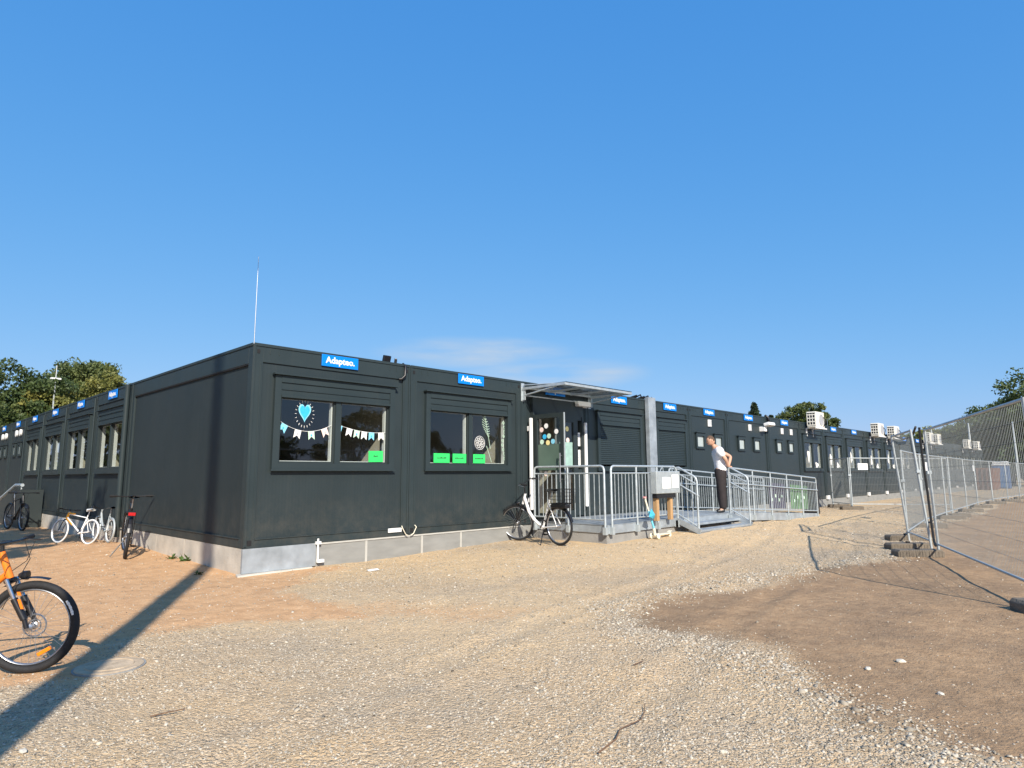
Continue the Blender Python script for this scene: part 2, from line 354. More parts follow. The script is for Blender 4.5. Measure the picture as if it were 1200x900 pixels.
def ground_mat():
    m = bpy.data.materials.new('gravel_and_dirt'); n, l, p = nodes_of(m)
    tc = n.new('ShaderNodeTexCoord'); P = tc.outputs['Object']
    def nz(scale, detail=5, rough=.6):
        t = n.new('ShaderNodeTexNoise'); t.inputs['Scale'].default_value = scale; t.inputs['Detail'].default_value = detail; t.inputs['Roughness'].default_value = rough
        l.new(P, t.inputs['Vector']); return t.outputs['Fac']
    def ramp(src, stops):
        r = n.new('ShaderNodeValToRGB'); e = r.color_ramp.elements
        while len(e) < len(stops): e.new(.5)
        for i, (q, c) in enumerate(stops): e[i].position = q; e[i].color = (*c, 1)
        l.new(src, r.inputs[0]); return r.outputs[0]
    def mix(f, a, b, mode='MIX'):
        x = n.new('ShaderNodeMix'); x.data_type = 'RGBA'; x.blend_type = mode
        if isinstance(f, float): x.inputs[0].default_value = f
        else: l.new(f, x.inputs[0])
        l.new(a, x.inputs[6]); l.new(b, x.inputs[7]); return x.outputs[2]
    def math_(op, a, b):
        x = n.new('ShaderNodeMath'); x.operation = op
        for i, q in enumerate((a, b)):
            if isinstance(q, (int, float)): x.inputs[i].default_value = q
            else: l.new(q, x.inputs[i])
        return x.outputs[0]
    # distort coordinates a little so cells are not regular
    dn = n.new('ShaderNodeTexNoise'); dn.inputs['Scale'].default_value = 60; l.new(P, dn.inputs['Vector'])
    vm = n.new('ShaderNodeVectorMath'); vm.operation = 'MULTIPLY_ADD'; l.new(dn.outputs['Color'], vm.inputs[0]); vm.inputs[1].default_value = (.012, .012, 0); l.new(P, vm.inputs[2])
    def vor(scale, feat='F1'):
        t = n.new('ShaderNodeTexVoronoi'); t.inputs['Scale'].default_value = scale; t.feature = feat; l.new(vm.outputs[0], t.inputs['Vector']); return t
    v1, v2, v3 = vor(48), vor(110), vor(24)
    sep = n.new('ShaderNodeSeparateColor'); l.new(v1.outputs['Color'], sep.inputs[0])
    sep2 = n.new('ShaderNodeSeparateColor'); l.new(v2.outputs['Color'], sep2.inputs[0])
    g1 = ramp(sep.outputs[0], [(0, (.30, .255, .195)), (.35, (.43, .37, .285)), (.7, (.53, .465, .37)), (1, (.66, .60, .50))])
    g2 = ramp(sep2.outputs[0], [(0, (.26, .22, .17)), (.4, (.44, .375, .285)), (1, (.60, .53, .42))])
    grav = mix(.5, g1, g2)
    fines = ramp(nz(7, 8), [(.3, (.46, .38, .27)), (.7, (.56, .47, .34))])
    grav = mix(ramp(nz(2.6, 6), [(.38, (0, 0, 0)), (.62, (.65, .65, .65))]), grav, fines)
    # larger tone patches (grey / warm)
    patch = ramp(nz(.55, 5), [(.32, (.84, .87, .92)), (.68, (1.10, 1.03, .92))])
    grav = mix(1.0, grav, patch, 'MULTIPLY')
    dirtc = ramp(nz(9, 9, .7), [(.28, (.20, .145, .098)), (.52, (.29, .215, .148)), (.75, (.37, .285, .20))])
    dirtp = ramp(nz(1.4, 6), [(.35, (.80, .80, .80)), (.65, (1.12, 1.10, 1.05))])
    dirtc = mix(1.0, dirtc, dirtp, 'MULTIPLY')
    orngc = ramp(nz(6, 9, .68), [(.28, (.37, .24, .145)), (.55, (.50, .34, .21)), (.78, (.57, .42, .28))])
    sandc = ramp(nz(8, 9, .65), [(.3, (.54, .43, .28)), (.7, (.68, .56, .38))])
    def attr(nm):
        a = n.new('ShaderNodeAttribute'); a.attribute_name = nm; return a.outputs['Fac']
    edge = math_('SUBTRACT', nz(16, 7, .7), .5)
    def fac(nm, k=1.1):
        f = math_('ADD', attr(nm), math_('MULTIPLY', edge, k))
        mr = n.new('ShaderNodeMapRange'); mr.interpolation_type = 'SMOOTHSTEP'; mr.inputs[1].default_value = .2; mr.inputs[2].default_value = .8
        l.new(f, mr.inputs[0]); return mr.outputs[0]
    c = mix(math_('MULTIPLY', fac('sand', 1.6), .62), grav, sandc)
    c = mix(math_('MULTIPLY', fac('orange'), .93), c, orngc)
    c = mix(math_('MULTIPLY', fac('dirt'), .95), c, dirtc)
    # thin dark damp rim on the dirt edge
    ad = attr('dirt'); rim = math_('MULTIPLY', math_('MULTIPLY', ad, math_('SUBTRACT', 1.0, ad)), 4.0)
    rimn = math_('MULTIPLY', rim, ramp(nz(.9, 4), [(.45, (0, 0, 0)), (.6, (.55, .55, .55))]))
    dk = n.new('ShaderNodeRGB'); dk.outputs[0].default_value = (.22, .17, .12, 1)
    c = mix(rimn, c, dk.outputs[0])
    # pale dots of single stones everywhere
    st = ramp(v3.outputs['Distance'], [(.10, (1, 1, 1)), (.16, (0, 0, 0))])
    s3 = n.new('ShaderNodeSeparateColor'); l.new(v3.outputs['Color'], s3.inputs[0])
    pick = math_('GREATER_THAN', s3.outputs[1], .86)
    pale = n.new('ShaderNodeRGB'); pale.outputs[0].default_value = (.56, .50, .41, 1)
    c = mix(math_('MULTIPLY', st, math_('MULTIPLY', pick, .7)), c, pale.outputs[0])
    wm = n.new('ShaderNodeRGB'); wm.outputs[0].default_value = (1.20, 1.06, .90, 1)
    c = mix(1.0, c, wm.outputs[0], 'MULTIPLY')
    l.new(c, p.inputs['Base Color']); p.inputs['Roughness'].default_value = .93; p.inputs['Specular IOR Level'].default_value = .2
    soft = math_('SUBTRACT', 1.0, math_('MULTIPLY', math_('MAXIMUM', attr('dirt'), attr('orange')), .75))
    h = math_('ADD', math_('MULTIPLY', math_('ADD', math_('MULTIPLY', v1.outputs['Distance'], -.9), math_('MULTIPLY', v2.outputs['Distance'], -.5)), soft), math_('MULTIPLY', nz(35, 8, .7), .9))
    b = n.new('ShaderNodeBump'); b.inputs['Strength'].default_value = .9; b.inputs['Distance'].default_value = .016; l.new(h, b.inputs['Height'])
    h2 = nz(4, 6); b2 = n.new('ShaderNodeBump'); b2.inputs['Strength'].default_value = .5; b2.inputs['Distance'].default_value = .05; l.new(h2, b2.inputs['Height'])
    l.new(b.outputs[0], b2.inputs['Normal']); l.new(b2.outputs[0], p.inputs['Normal'])
    return m
ground = link('ground', gm, ground_mat()); tag(ground, kind='structure')

# scattered gravel: one uncountable mass of small angular stones
CAM = Vector((-3.7838, -8.6948, 1.3375)); YAW = math.radians(44.175)
def stones():
    N = 430000
    r = 1.5 + 26 * rng.random(N) ** 1.75
    a = YAW + (rng.random(N) - .5) * math.radians(112)
    x = CAM.x + r * np.cos(a); y = CAM.y + r * np.sin(a)
    d, o, s = zones(x, y)
    clump = .5 + .5 * wob(x, y, 2.3, .9)
    pk = (1 - d) * (1 - .8 * o) * (1 - .35 * s) * (.35 + .65 * clump) + .03
    # coarse stones pushed along the dirt edge and to the lower right of the yard
    e = np.exp(-(sdf(DIRT, x, y) + .22) ** 2 / .12)
    pk = np.clip(pk + .6 * e * (1 - d), 0, 1)
    ok = rng.random(N) < pk
    ok &= ~((x > -.05) & (y > -.08)); ok &= ~((x > 5.4) & (x < 16.2) & (y > -1.95)); ok &= ~((x > 7.9) & (x < 10.5) & (y > -2.5))
    ok &= np.hypot(x + 2.36, y + 3.27) > .26
    x, y, r, e, d = x[ok], y[ok], r[ok], e[ok], d[ok]; n = len(x)
    sz = np.exp(rng.normal(math.log(.0037), .36, n)) * (1 + .5 * e) * (1 + r / 20)
    sz = np.minimum(sz, .026)
    base = np.array([(-1, -1, -.6), (1, -1, -.6), (1, 1, -.6), (-1, 1, -.6), (-.8, -.8, .6), (.8, -.8, .6), (.8, .8, .6), (-.8, .8, .6), (0, 0, 1.0)]) * .75
    fc = np.array([(0, 1, 5), (0, 5, 4), (1, 2, 6), (1, 6, 5), (2, 3, 7), (2, 7, 6), (3, 0, 4), (3, 4, 7), (4, 5, 8), (5, 6, 8), (6, 7, 8), (7, 4, 8)])
    vb = base[None] * (1 + rng.normal(0, .22, (n, 9, 3)))
    sc3 = np.stack([1 + .55 * rng.random(n), .7 + .4 * rng.random(n), .35 + .5 * rng.random(n)], 1) * sz[:, None]
    vb = vb * sc3[:, None, :]
    th = rng.random(n) * 2 * PI; tl = rng.normal(0, .35, n)
    cy, sy = np.cos(tl)[:, None], np.sin(tl)[:, None]
    X1 = vb[:, :, 0] * cy + vb[:, :, 2] * sy; Z1 = -vb[:, :, 0] * sy + vb[:, :, 2] * cy
    ct, st = np.cos(th)[:, None], np.sin(th)[:, None]
    X2 = X1 * ct - vb[:, :, 1] * st; Y2 = X1 * st + vb[:, :, 1] * ct
    z0 = gz_np(x, y) + sz * .25
    iz = np.array([noise.noise((p * 3.1, q * 3.1, 0)) * .5 + noise.noise((p * 9.0, q * 9.0, 3)) * .3 for p, q in zip(x, y)]) * .012
    z0 = z0 + ruts(x, y) + iz + .018 * np.exp(-(sdf(DIRT, x, y) + .25) ** 2 / .06)
    Vs = np.stack([X2 + x[:, None], Y2 + y[:, None], Z1 + z0[:, None]], 2).reshape(-1, 3)
    Fs = (fc[None] + (np.arange(n) * 9)[:, None, None]).reshape(-1, 3)
    me = np_mesh('gravel', Vs, Fs, 3)
    a_ = me.attributes.new('shade', 'FLOAT', 'POINT'); a_.data.foreach_set('value', np.repeat(rng.random(n), 9).astype(np.float32))
    m = bpy.data.materials.new('gravel_stone'); nn, l, p = nodes_of(m)
    at = nn.new('ShaderNodeAttribute'); at.attribute_name = 'shade'
    rp = nn.new('ShaderNodeValToRGB'); e_ = rp.color_ramp.elements
    for q, c in ((.25, (.30, .26, .20)), (.6, (.42, .365, .285)), (.93, (.52, .465, .375))): 
        k = e_.new(q); k.color = (*c, 1)
    e_[0].color = (.20, .165, .12, 1); e_[-1].color = (.56, .51, .42, 1)
    l.new(at.outputs['Fac'], rp.inputs[0]); l.new(rp.outputs[0], p.inputs['Base Color']); p.inputs['Roughness'].default_value = .9; p.inputs['Specular IOR Level'].default_value = .25
    o = link('gravel', me, m); tag(o, 'loose grey and beige gravel stones strewn over the yard', 'gravel', kind='stuff')
stones()

# ------------------------------------------------------------------ the building
ZB, ZT = .38, 3.18
BLD = empty('portable_building', (0, 0, 0), label='long single storey building of dark grey steel containers joined side by side', cat='building')
RX = [0, 2.70, 5.43, 7.48, 10.06, 12.08, 14.33, 17.24, 20.03, 22.43, 24.77, 27.6, 30.4, 33.1, 35.8, 38.5, 41.2, 43.9, 46.6, 49.3, 52.0, 54.7, 57.4]
LY = [5.42, 8.06, 10.8, 13.5, 16.2, 18.9, 21.6, 24.3, 27.0, 29.7, 32.4, 35.1]
DEP = 5.42
mapR = lambda u, o, z: (u, -o, z)
mapL = lambda u, o, z: (-o, u, z)

def wall_with_holes(mb, u0, u1, z0, z1, o0, o1, holes):
    holes = sorted(holes); x = u0
    for (a, b, c, d) in holes:
        if a > x: mb.box(x, a, o0, o1, z0, z1)
        if c > z0: mb.box(a, b, o0, o1, z0, c)
        if d < z1: mb.box(a, b, o0, o1, d, z1)
        x = b
    if x < u1: mb.box(x, u1, o0, o1, z0, z1)

def window(mp, side, u0, u1, z0, z1, box=.30, closed=False, sashes=2, name='window', flip=False):
    """u0..u1 = clear opening; a surround, mullion, panes, a white inner reveal and a roller shutter box above"""
    f = MB(mp); w = .095
    f.box(u0 - w, u0, -.02, .035, z0 - w, z1 + box)          # surround
    f.box(u1, u1 + w, -.02, .035, z0 - w, z1 + box)
    f.box(u0, u1, -.02, .035, z0 - w, z0)
    f.box(u0 - w - .02, u1 + w + .02, .034, .052, z0 - w - .012, z0 - w + .012)
    if sashes == 2 and not closed:
        c = (u0 + u1) / 2; f.box(c - .04, c + .04, -.05, .012, z0, z1)
    W_ = f.build(name, M['steel'], BLD)
    b = MB(mp)
    b.box(u0, u1, -.02, .022, z1 + .02, z1 + box - .10)
    b.box(u0, u1, -.02, .040, z1 + box - .10, z1 + box)
    b.box(u0 - w - .035, u1 + w + .035, -.0, .085, z1 + box + .002, z1 + box + .022)   # rain ledge
    b.box(u0, u1, -.0, .05, z1 - .014, z1 + .018)
    b.box(u0 + .005, u1 - .005, -.0, .034, z1 + .095, z1 + .105)
    b.build('shutter_box', M['steel'], W_)
    if closed:
        s = MB(mp); z = z1 - .014; k = 0
        while z - .045 > z0:
            s.add([(u0, 0, z), (u1, 0, z), (u0, .010, z - .012), (u1, .010, z - .012), (u0, .010, z - .034), (u1, .010, z - .034), (u0, 0, z - .045), (u1, 0, z - .045)],
                  [(0, 1, 3, 2), (2, 3, 5, 4), (4, 5, 7, 6)])
            z -= .045
        s.build('roller_shutter', M['steel'], W_, fix=False)
    else:
        c = (u0 + u1) / 2
        spans = [(u0, c - .04), (c + .04, u1)] if sashes == 2 else [(u0, u1)]
        for a, b_ in spans:
            sa = MB(mp); t = .03
            sa.box(a, a + t, -.045, -.012, z0, z1); sa.box(b_ - t, b_, -.045, -.012, z0, z1)
            sa.box(a + t, b_ - t, -.045, -.012, z0, z0 + t); sa.box(a + t, b_ - t, -.045, -.012, z1 - t, z1)
            sa.build('sash', M['steel_dark'], W_)
            g = MB(mp); g.add([(a + .02, -.036, z0 + .02), (b_ - .02, -.036, z0 + .02), (b_ - .02, -.036, z1 - .02), (a + .02, -.036, z1 - .02)], [(0, 1, 2, 3)])
            g.build('pane', M['glass'], W_, fix=False)
            t2 = .046; r = MB(mp)
            r.box(a, a + .028, -.11, -.047, z0, z1); r.box(b_ - t2, b_, -.11, -.047, z0, z1)
            r.box(a + .028, b_ - t2, -.11, -.047, z0, z0 + .04); r.box(a + .028, b_ - t2, -.11, -.047, z1 - .028, z1)
            r.build('inner_frame', M['white'], W_)
    return W_

def small_window(mp, u, zc=2.25):
    f = MB(mp); a, b, c, d = u - .19, u + .19, zc - .16, zc + .13
    f.box(a - .06, a, -.01, .03, c - .06, d + .09); f.box(b, b + .06, -.01, .03, c - .06, d + .09)
    f.box(a, b, -.01, .03, c - .06, c); f.box(a, b, -.01, .03, d, d + .09)
    f.box(a - .10, b + .10, .0, .06, d + .092, d + .112)
    W_ = f.build('small_window', M['steel'], BLD)
    g = MB(mp); g.box(a + .002, b - .002, -.03, -.012, c + .002, d - .002); g.build('pane', M['frost'], W_)
    return W_

def frame(mp, u0, u1, name='container_frame', hooks=True):
    f = MB(mp); p = .145; g = .006
    f.box(u0 + g, u0 + p, -.10, .0, ZB, ZT); f.box(u1 - p, u1 - g, -.10, 0, ZB, ZT)
    f.box(u0 + p, u1 - p, -.10, 0, ZT - .25, ZT); f.box(u0 + p, u1 - p, -.10, 0, ZB, ZB + .105)
    f.box(u0 + g, u1 - g, .0, .012, ZT - .03, ZT + .012)      # top flashing
    f.box(u0 + p, u1 - p, -.02, .012, ZB + .105, ZB + .118)     # drip ledge
    for s in (u0 + .24, u1 - .42):
        for q in (0, .13): f.box(s + q, s + q + .012, .001, .006, ZT - .13, ZT - .06)
    for s, e in ((u0 + g, 1), (u1 - g, -1)):                     # folded edges of the corner posts
        f.box(min(s, s + e * .028), max(s, s + e * .028), 0, .012, ZB + .02, ZT - .03)
        f.box(min(s + e * .10, s + e * .115), max(s + e * .10, s + e * .115), 0, .007, ZB + .12, ZT - .26)
    o = f.build(name, M['steel'], BLD, bevel=.004)
    if u0 < 25:
        for s in (u0 + .075, u1 - .075):
            c = MB(mp); c.box(s - .028, s + .028, .001, .006, ZB + .035, ZB + .105); c.build('corner_hole', M['gasket'], o)
            c = MB(mp); c.box(s - .02, s + .02, .001, .006, ZT - .13, ZT - .075); c.build('corner_hole', M['gasket'], o)
    return o

SPEC = {}
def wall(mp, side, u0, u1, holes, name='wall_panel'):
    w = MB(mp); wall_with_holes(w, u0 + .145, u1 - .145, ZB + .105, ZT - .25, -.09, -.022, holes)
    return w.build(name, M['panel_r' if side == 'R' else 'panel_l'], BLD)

PR = .30  # window offset from the container edge
def std_windows(u0, u1):
    w = u1 - u0; m = .42 if w > 2.55 else .34
    return (u0 + m, u1 - m, 1.52, 2.47)

winR = {}
for i in range(len(RX) - 1):
    u0, u1 = RX[i], RX[i + 1]
    frame(mapR, u0, u1)
    if i == 2:
        wall(mapR, 'R', u0, u1, [(5.70, 7.33, ZB + .105, 2.58)])
    elif i in (5, 6, 7):
        us = {5: (12.66, 13.72), 6: (15.25, 16.35), 7: (18.12, 19.15)}[i]
        wall(mapR, 'R', u0, u1, [(q - .19, q + .19, 2.09, 2.38) for q in us])
        for q in us: small_window(mapR, q)
        vs = {5: (13.25,), 6: (15.9,), 7: (18.45, 19.25)}[i]
        for q in vs:
            v = MB(mapR); v.box(q - .09, q + .09, -.02, .02, 2.67, 2.87); vv = v.build('air_vent', M['white'], BLD, bevel=.01)
            s = MB(mapR)
            for k in range(5): s.box(q - .07, q + .07, .02, .026, 2.69 + k * .034, 2.70 + k * .034)
            s.build('slat', M['grey_ink'], vv)
    else:
        a, b, c, d = std_windows(u0, u1)
        if i == 3: a, b = 7.99, 9.62
        if i == 4: a, b = 10.46, 11.80
        wall(mapR, 'R', u0, u1, [(a, b, c, d + .28)])
        winR[i] = (a, b, c, d); window(mapR, 'R', a, b, c, d, closed=(i in (3, 4)))
for j in range(len(LY) - 1):
    u0, u1 = LY[j], LY[j + 1]
    frame(mapL, u0, u1)
    if j in (4, 5):
        us = (u0 + .8, u0 + 1.75); wall(mapL, 'L', u0, u1, [(q - .19, q + .19, 2.09, 2.38) for q in us])
        for q in us: small_window(mapL, q)
        for q in (u0 + .9, u0 + 1.6):
            v = MB(mapL); v.lathe([(.11, -.02), (.11, .03), (.0, .035)], (0, 0, 0), (0, 0, 1), 20)
            v.v = [mapL(q + p[1], p[2] if False else p[0] * 0 + 0, 0) for p in v.v]  # replaced below
            v = MB(); v.lathe([(.11, -.02), (.11, .03), (.085, .04), (.0, .04)], (0, q, 2.78), (-1, 0, 0), 20)
            v.build('air_vent', M['white'], BLD, smooth=True)
    else:
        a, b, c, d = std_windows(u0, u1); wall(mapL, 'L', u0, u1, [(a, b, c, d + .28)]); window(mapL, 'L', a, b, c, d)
# long side of the corner container
f = MB(mapL)
f.box(.006, .145, -.0995, -.001, ZB + .003, ZT - .003); f.box(DEP - .145, DEP - .006, -.10, 0, ZB, ZT)
f.box(.145, DEP - .145, -.10, 0, ZT - .27, ZT); f.box(.145, DEP - .145, -.10, 0, ZB, ZB + .115)
f.box(.012, DEP - .006, 0, .012, ZT - .03, ZT + .012); f.box(.145, DEP - .145, -.02, .013, ZB + .115, ZB + .130)
f.box(DEP - .034, DEP - .006, 0, .012, ZB + .02, ZT - .03)
f.build('container_frame', M['steel'], BLD, bevel=.004)
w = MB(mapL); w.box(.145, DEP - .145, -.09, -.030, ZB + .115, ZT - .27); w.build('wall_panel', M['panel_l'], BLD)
g = MB(mapL); g.box(.147, DEP - .147, -.03, -.004, ZT - .288, ZT - .272); g.build('beam_shadow_strip', M['gasket'], BLD)  # black strip draws the shadow line under the top beam
# far gable ends, roofs, floors and inner walls
r = MB(); r.box(.02, RX[-1] - .02, .11, DEP - .02, ZT - .06, ZT - .02); r.box(.11, DEP, DEP + .0, LY[-1] - .02, ZT - .06, ZT - .02)
r.build('roof', M['steel_dark'], BLD)
fl = MB(); fl.box(.11, RX[-1] - .11, .11, DEP - .02, ZB + .02, ZB + .09); fl.box(.11, DEP - .1, DEP, LY[-1] - .1, ZB + .02, ZB + .09)
fl.build('inner_floor', M['inner_floor'], BLD)
ce = MB(); ce.box(.11, RX[-1] - .11, .11, DEP - .02, ZT - .24, ZT - .20); ce.box(.11, DEP - .1, DEP, LY[-1] - .1, ZT - .24, ZT - .20)
ce.build('ceiling_lining', M['inner_wall'], BLD)
iw = MB()
for x in RX[1:-1]: iw.box(x - .25, x + .25, .115, DEP - .12, ZB + .095, ZT - .245)
iw.box(DEP - .1, RX[-1] - .05, DEP - .10, DEP - .03, ZB + .095, ZT - .245)
for y in LY[:-1]: iw.box(.115, DEP - .18, y + .0 - .04, y + .04, ZB + .095, ZT - .245)
iw.box(DEP - .17, DEP - .11, DEP + .05, LY[-1] - .1, ZB + .095, ZT - .245)
iw.build('partition_wall', M['inner_wall'], BLD)
gb = MB(); gb.box(RX[-1] - .05, RX[-1] - .01, 0.02, DEP, ZB, ZT - .06); gb.box(.1, DEP, LY[-1] - .06, LY[-1] - .02, ZB, ZT - .06)
gb.box(DEP - .02, DEP + .02, DEP + .06, LY[-1] - .1, ZB, ZT - .06); gb.box(DEP + .1, RX[-1] - .06, DEP - .02, DEP + .02, ZB, ZT - .06)
gb.build('rear_wall', M['steel'], BLD)

# plinth: zinc sheet at the corner, grey boards, joint strips
pl = MB(); pl.box(-.012, 1.06, -.012, .03, .055, ZB - .004); pl.build('plinth_sheet', M['galv_sheet'], BLD)
pb = MB()
xs = [1.06, 1.92, 3.0, 3.86, 5.43] + [x for x in RX[3:]]
for a, b in zip(xs[:-1], xs[1:]): pb.box(a + .008, b - .008, .01, .05, -.12, ZB - .012 - random.random() * .004)
pb.build('plinth_board', M['board'], BLD)
js = MB()
for x in xs[1:4]: js.box(x - .018, x + .018, .004, .02, -.05, ZB - .012)
js.box(1.06, 5.43, -.002, .012, ZB - .03, ZB - .006)
js.build('joint_strip', M['joint'], BLD)
pc = MB(); ys = [.03, 2.15, 3.45, 5.42] + LY[1:]
for a, b in zip(ys[:-1], ys[1:]): pc.box(.0, .05, a + .006, b - .006, -.15, ZB - .006)
pc.build('concrete_plinth', M['concrete_light'], BLD)
fs = MB(); fs.add([(-.10, -.10, .045), (.98, -.09, .052), (1.02, .02, .054), (-.06, .06, .054), (-.10, -.10, -.1), (.98, -.09, -.1), (1.02, .02, -.1), (-.06, .06, -.1)],
                  [(0, 1, 2, 3), (4, 5, 1, 0), (5, 6, 2, 1), (6, 7, 3, 2), (7, 4, 0, 3)])
fs.build('footing', M['concrete_light'], BLD, bevel=.01)
cl = MB()
cl.tube([(1.08, -.03, .12), (1.08, -.03, .44)], .014, 8); cl.box(1.04, 1.12, -.05, -.012, .36, .40); cl.box(1.07, 1.17, -.06, -.012, .10, .145)
cl.build('plinth_clamp', M['white'], BLD)
hk = MB()
for x in (RX[1] - .13, RX[1] + .13):
    hk.tube([(x, -.012, .53), (x - .01 * (1 if x < RX[1] else -1), -.045, .50), (x + (.05 if x < RX[1] else -.05), -.05, .40), (x + (.10 if x < RX[1] else -.10), -.04, .375)], .008, 6)
hk.build('earthing_cable', M['creamp'], BLD, smooth=True)
for x in RX[9:]:
    h = MB(); h.box(x - .13, x + .13, -.06, -.0, .36, .50); h.build('wall_bracket', M['white'], BLD)
# rain pipes
dp = MB(); dp.tube([(-.06, 5.56, 3.16), (-.06, 5.56, .20)], .05, 12); dp.build('downpipe', M['steel'], BLD, smooth=True)
for y in LY[1:5]:
    d_ = MB(); d_.tube([(-.03, y - .0, 3.1), (-.03, y, .42)], .022, 8); d_.build('downpipe', M['steel'], BLD, smooth=True)
dr = MB(); dr.tube([(RX[1] - .13, .04, 3.20), (RX[1] - .13, -.035, 3.15), (RX[1] - .14, -.045, 2.99), (RX[1] - .20, -.03, 2.93), (RX[1] - .24, -.012, 2.925)], .022, 8)
dr.build('drain_hose', M['black'], BLD, smooth=True)
dr = MB(); dr.tube([(17.2, .04, 3.24), (17.2, -.06, 3.17), (17.26, -.07, 2.99), (17.30, -.02, 2.95)], .04, 8); dr.tube([(17.35, .1, 3.22), (17.30, -.05, 3.1), (17.33, -.04, 2.95)], .025, 8)
dr.build('drain_hose', M['black'], BLD, smooth=True)
# galvanised channel post between the shutters
gp = MB(); gp.box(9.88, 10.20, -.13, -.015, .45, 3.235); gp.build('galvanised_post', M['galv_sheet'], BLD, bevel=.008)
cb = MB()
for k in range(5):
    x = 9.5 + k * .17; cb.tube([(x, .2, 3.2), (x + .02, -.02, 3.25 + .03 * (k % 2)), (x + .05, -.03, 3.23), (x + .03, .05, 3.20)], .022, 7)
cb.build('cable_bundle', M['cable'], BLD, smooth=True)

# ---- entrance door
door = MB(); 
door.box(5.70, 5.76, -.02, .07, ZB + .105, 2.58); door.box(7.06, 7.12, -.02, .07, ZB + .105, 2.58); door.box(5.76, 7.06, -.02, .07, 2.52, 2.58)
door.box(5.70, 7.33, -.02, .06, 2.58, 2.90); door.box(7.27, 7.33, -.02, .07, ZB + .105, 2.58); door.box(7.12, 7.27, -.02, .06, 2.5, 2.58); door.box(7.12, 7.27, -.02, .06, ZB + .105, 1.45)
D_ = MB(mapR); D_.v = door.v; D_.f = door.f; D_.v = [mapR(a, b, c) for a, b, c in door.v]; D_.map = None
door_o = D_.build('entrance_door', M['steel_dark'], BLD)
gl = MB(); gl.add([(7.12, -.01, 1.45), (7.27, -.01, 1.45), (7.27, -.01, 2.5), (7.12, -.01, 2.5)], [(0, 1, 2, 3)]); gl.build('side_pane', M['glass'], door_o, fix=False)
dh = MB(); dh.tube([(5.78, -.09, 2.545), (6.2, -.16, 2.545), (5.80, -.45, 2.53)], .012, 6); dh.build('door_closer', M['black'], door_o)
# open leaf, standing out at right angles to the wall
def leaf(mp, u0, u1, name):
    L = MB(mp); t = .055; q = .085
    L.box(u0, u0 + q, 0, t, .46, 2.53); L.box(u1 - q, u1, 0, t, .46, 2.53); L.box(u0 + q, u1 - q, 0, t, 2.53 - q, 2.53); L.box(u0 + q, u1 - q, 0, t, .46, .60)
    o = L.build(name, M['steel_dark'], BLD)
    G = MB(mp); G.add([(u0 + q, t / 2, .60), (u1 - q, t / 2, .60), (u1 - q, t / 2, 2.445), (u0 + q, t / 2, 2.445)], [(0, 1, 2, 3)]); G.build('pane', M['glass'], o, fix=False)
    e = MB(mp); e.box(u1 + .001, u1 + .012, .012, .044, .47, 2.53); e.build('edge_strip', M['galv_dull'], o)
    h = MB(mp); h.tube([(u1 - .05, -.05, 1.2), (u1 - .05, -.05, 1.75)], .014, 8); h.tube([(u1 - .05, 0, 1.25), (u1 - .05, -.05, 1.25)], .01, 6); h.tube([(u1 - .05, 0, 1.7), (u1 - .05, -.05, 1.7)], .01, 6)
    h.build('handle', M['alu'], o, smooth=True)
    return o
leafL = leaf(lambda u, o, z: (5.70 + o, -.08 - u, z), 0, .76, 'open_door_leaf')
leafR = leaf(lambda u, o, z: (7.055 - u, -.02 - o, z), 0, .64, 'door_leaf')
film = MB(); film.box(5.726, 5.734, -.75, -.17, 1.42, 1.93); film.build('privacy_film', pm('green_grey_film', (.09, .14, .11), .5, var=.15, scale=3), leafL)
film = MB(); film.box(6.52, 6.95, -.052, -.049, 1.52, 2.02); film.box(6.52, 6.95, -.054, -.0525, 1.94, 2.02); film.build('notice', pm('pale_green_notice', (.32, .48, .42), .6, var=.15, scale=12), leafR)

# white bars either side of the door
for x, zt in ((5.60, 2.46), (7.36, 2.46)):
    b = MB(); b.box(x - .034, x + .034, -.12, -.07, .66, zt); b.box(x - .02, x + .02, -.07, 0.0, .8, .9); b.box(x - .02, x + .02, -.07, 0, 2.2, 2.3)
    o = b.build('white_door_bar', M['white_paint'], BLD, bevel=.012)
# furniture seen through the door
cab = empty('wooden_cabinet', (6.35, 1.4, ZB + .095), label='low brown wooden cabinet inside the open entrance door', cat='cabinet')
c = MB(); c.box(-.5, .5, -.2, .2, .08, 1.0); c.build('body', M['wood_brown'], cab, bevel=.01)
for s in (-1, 1): c = MB(); c.box(min(s * .01, s * .48), max(s * .01, s * .48), -.222, -.202, .12, .96); c.build('door', M['wood'], cab, bevel=.006)
for sx in (-1, 1):
    for sy in (-1, 1): c = MB(); c.box(sx * .45 - .03, sx * .45 + .03, sy * .15 - .03, sy * .15 + .03, 0, .08); c.build('leg', M['wood_brown'], cab)

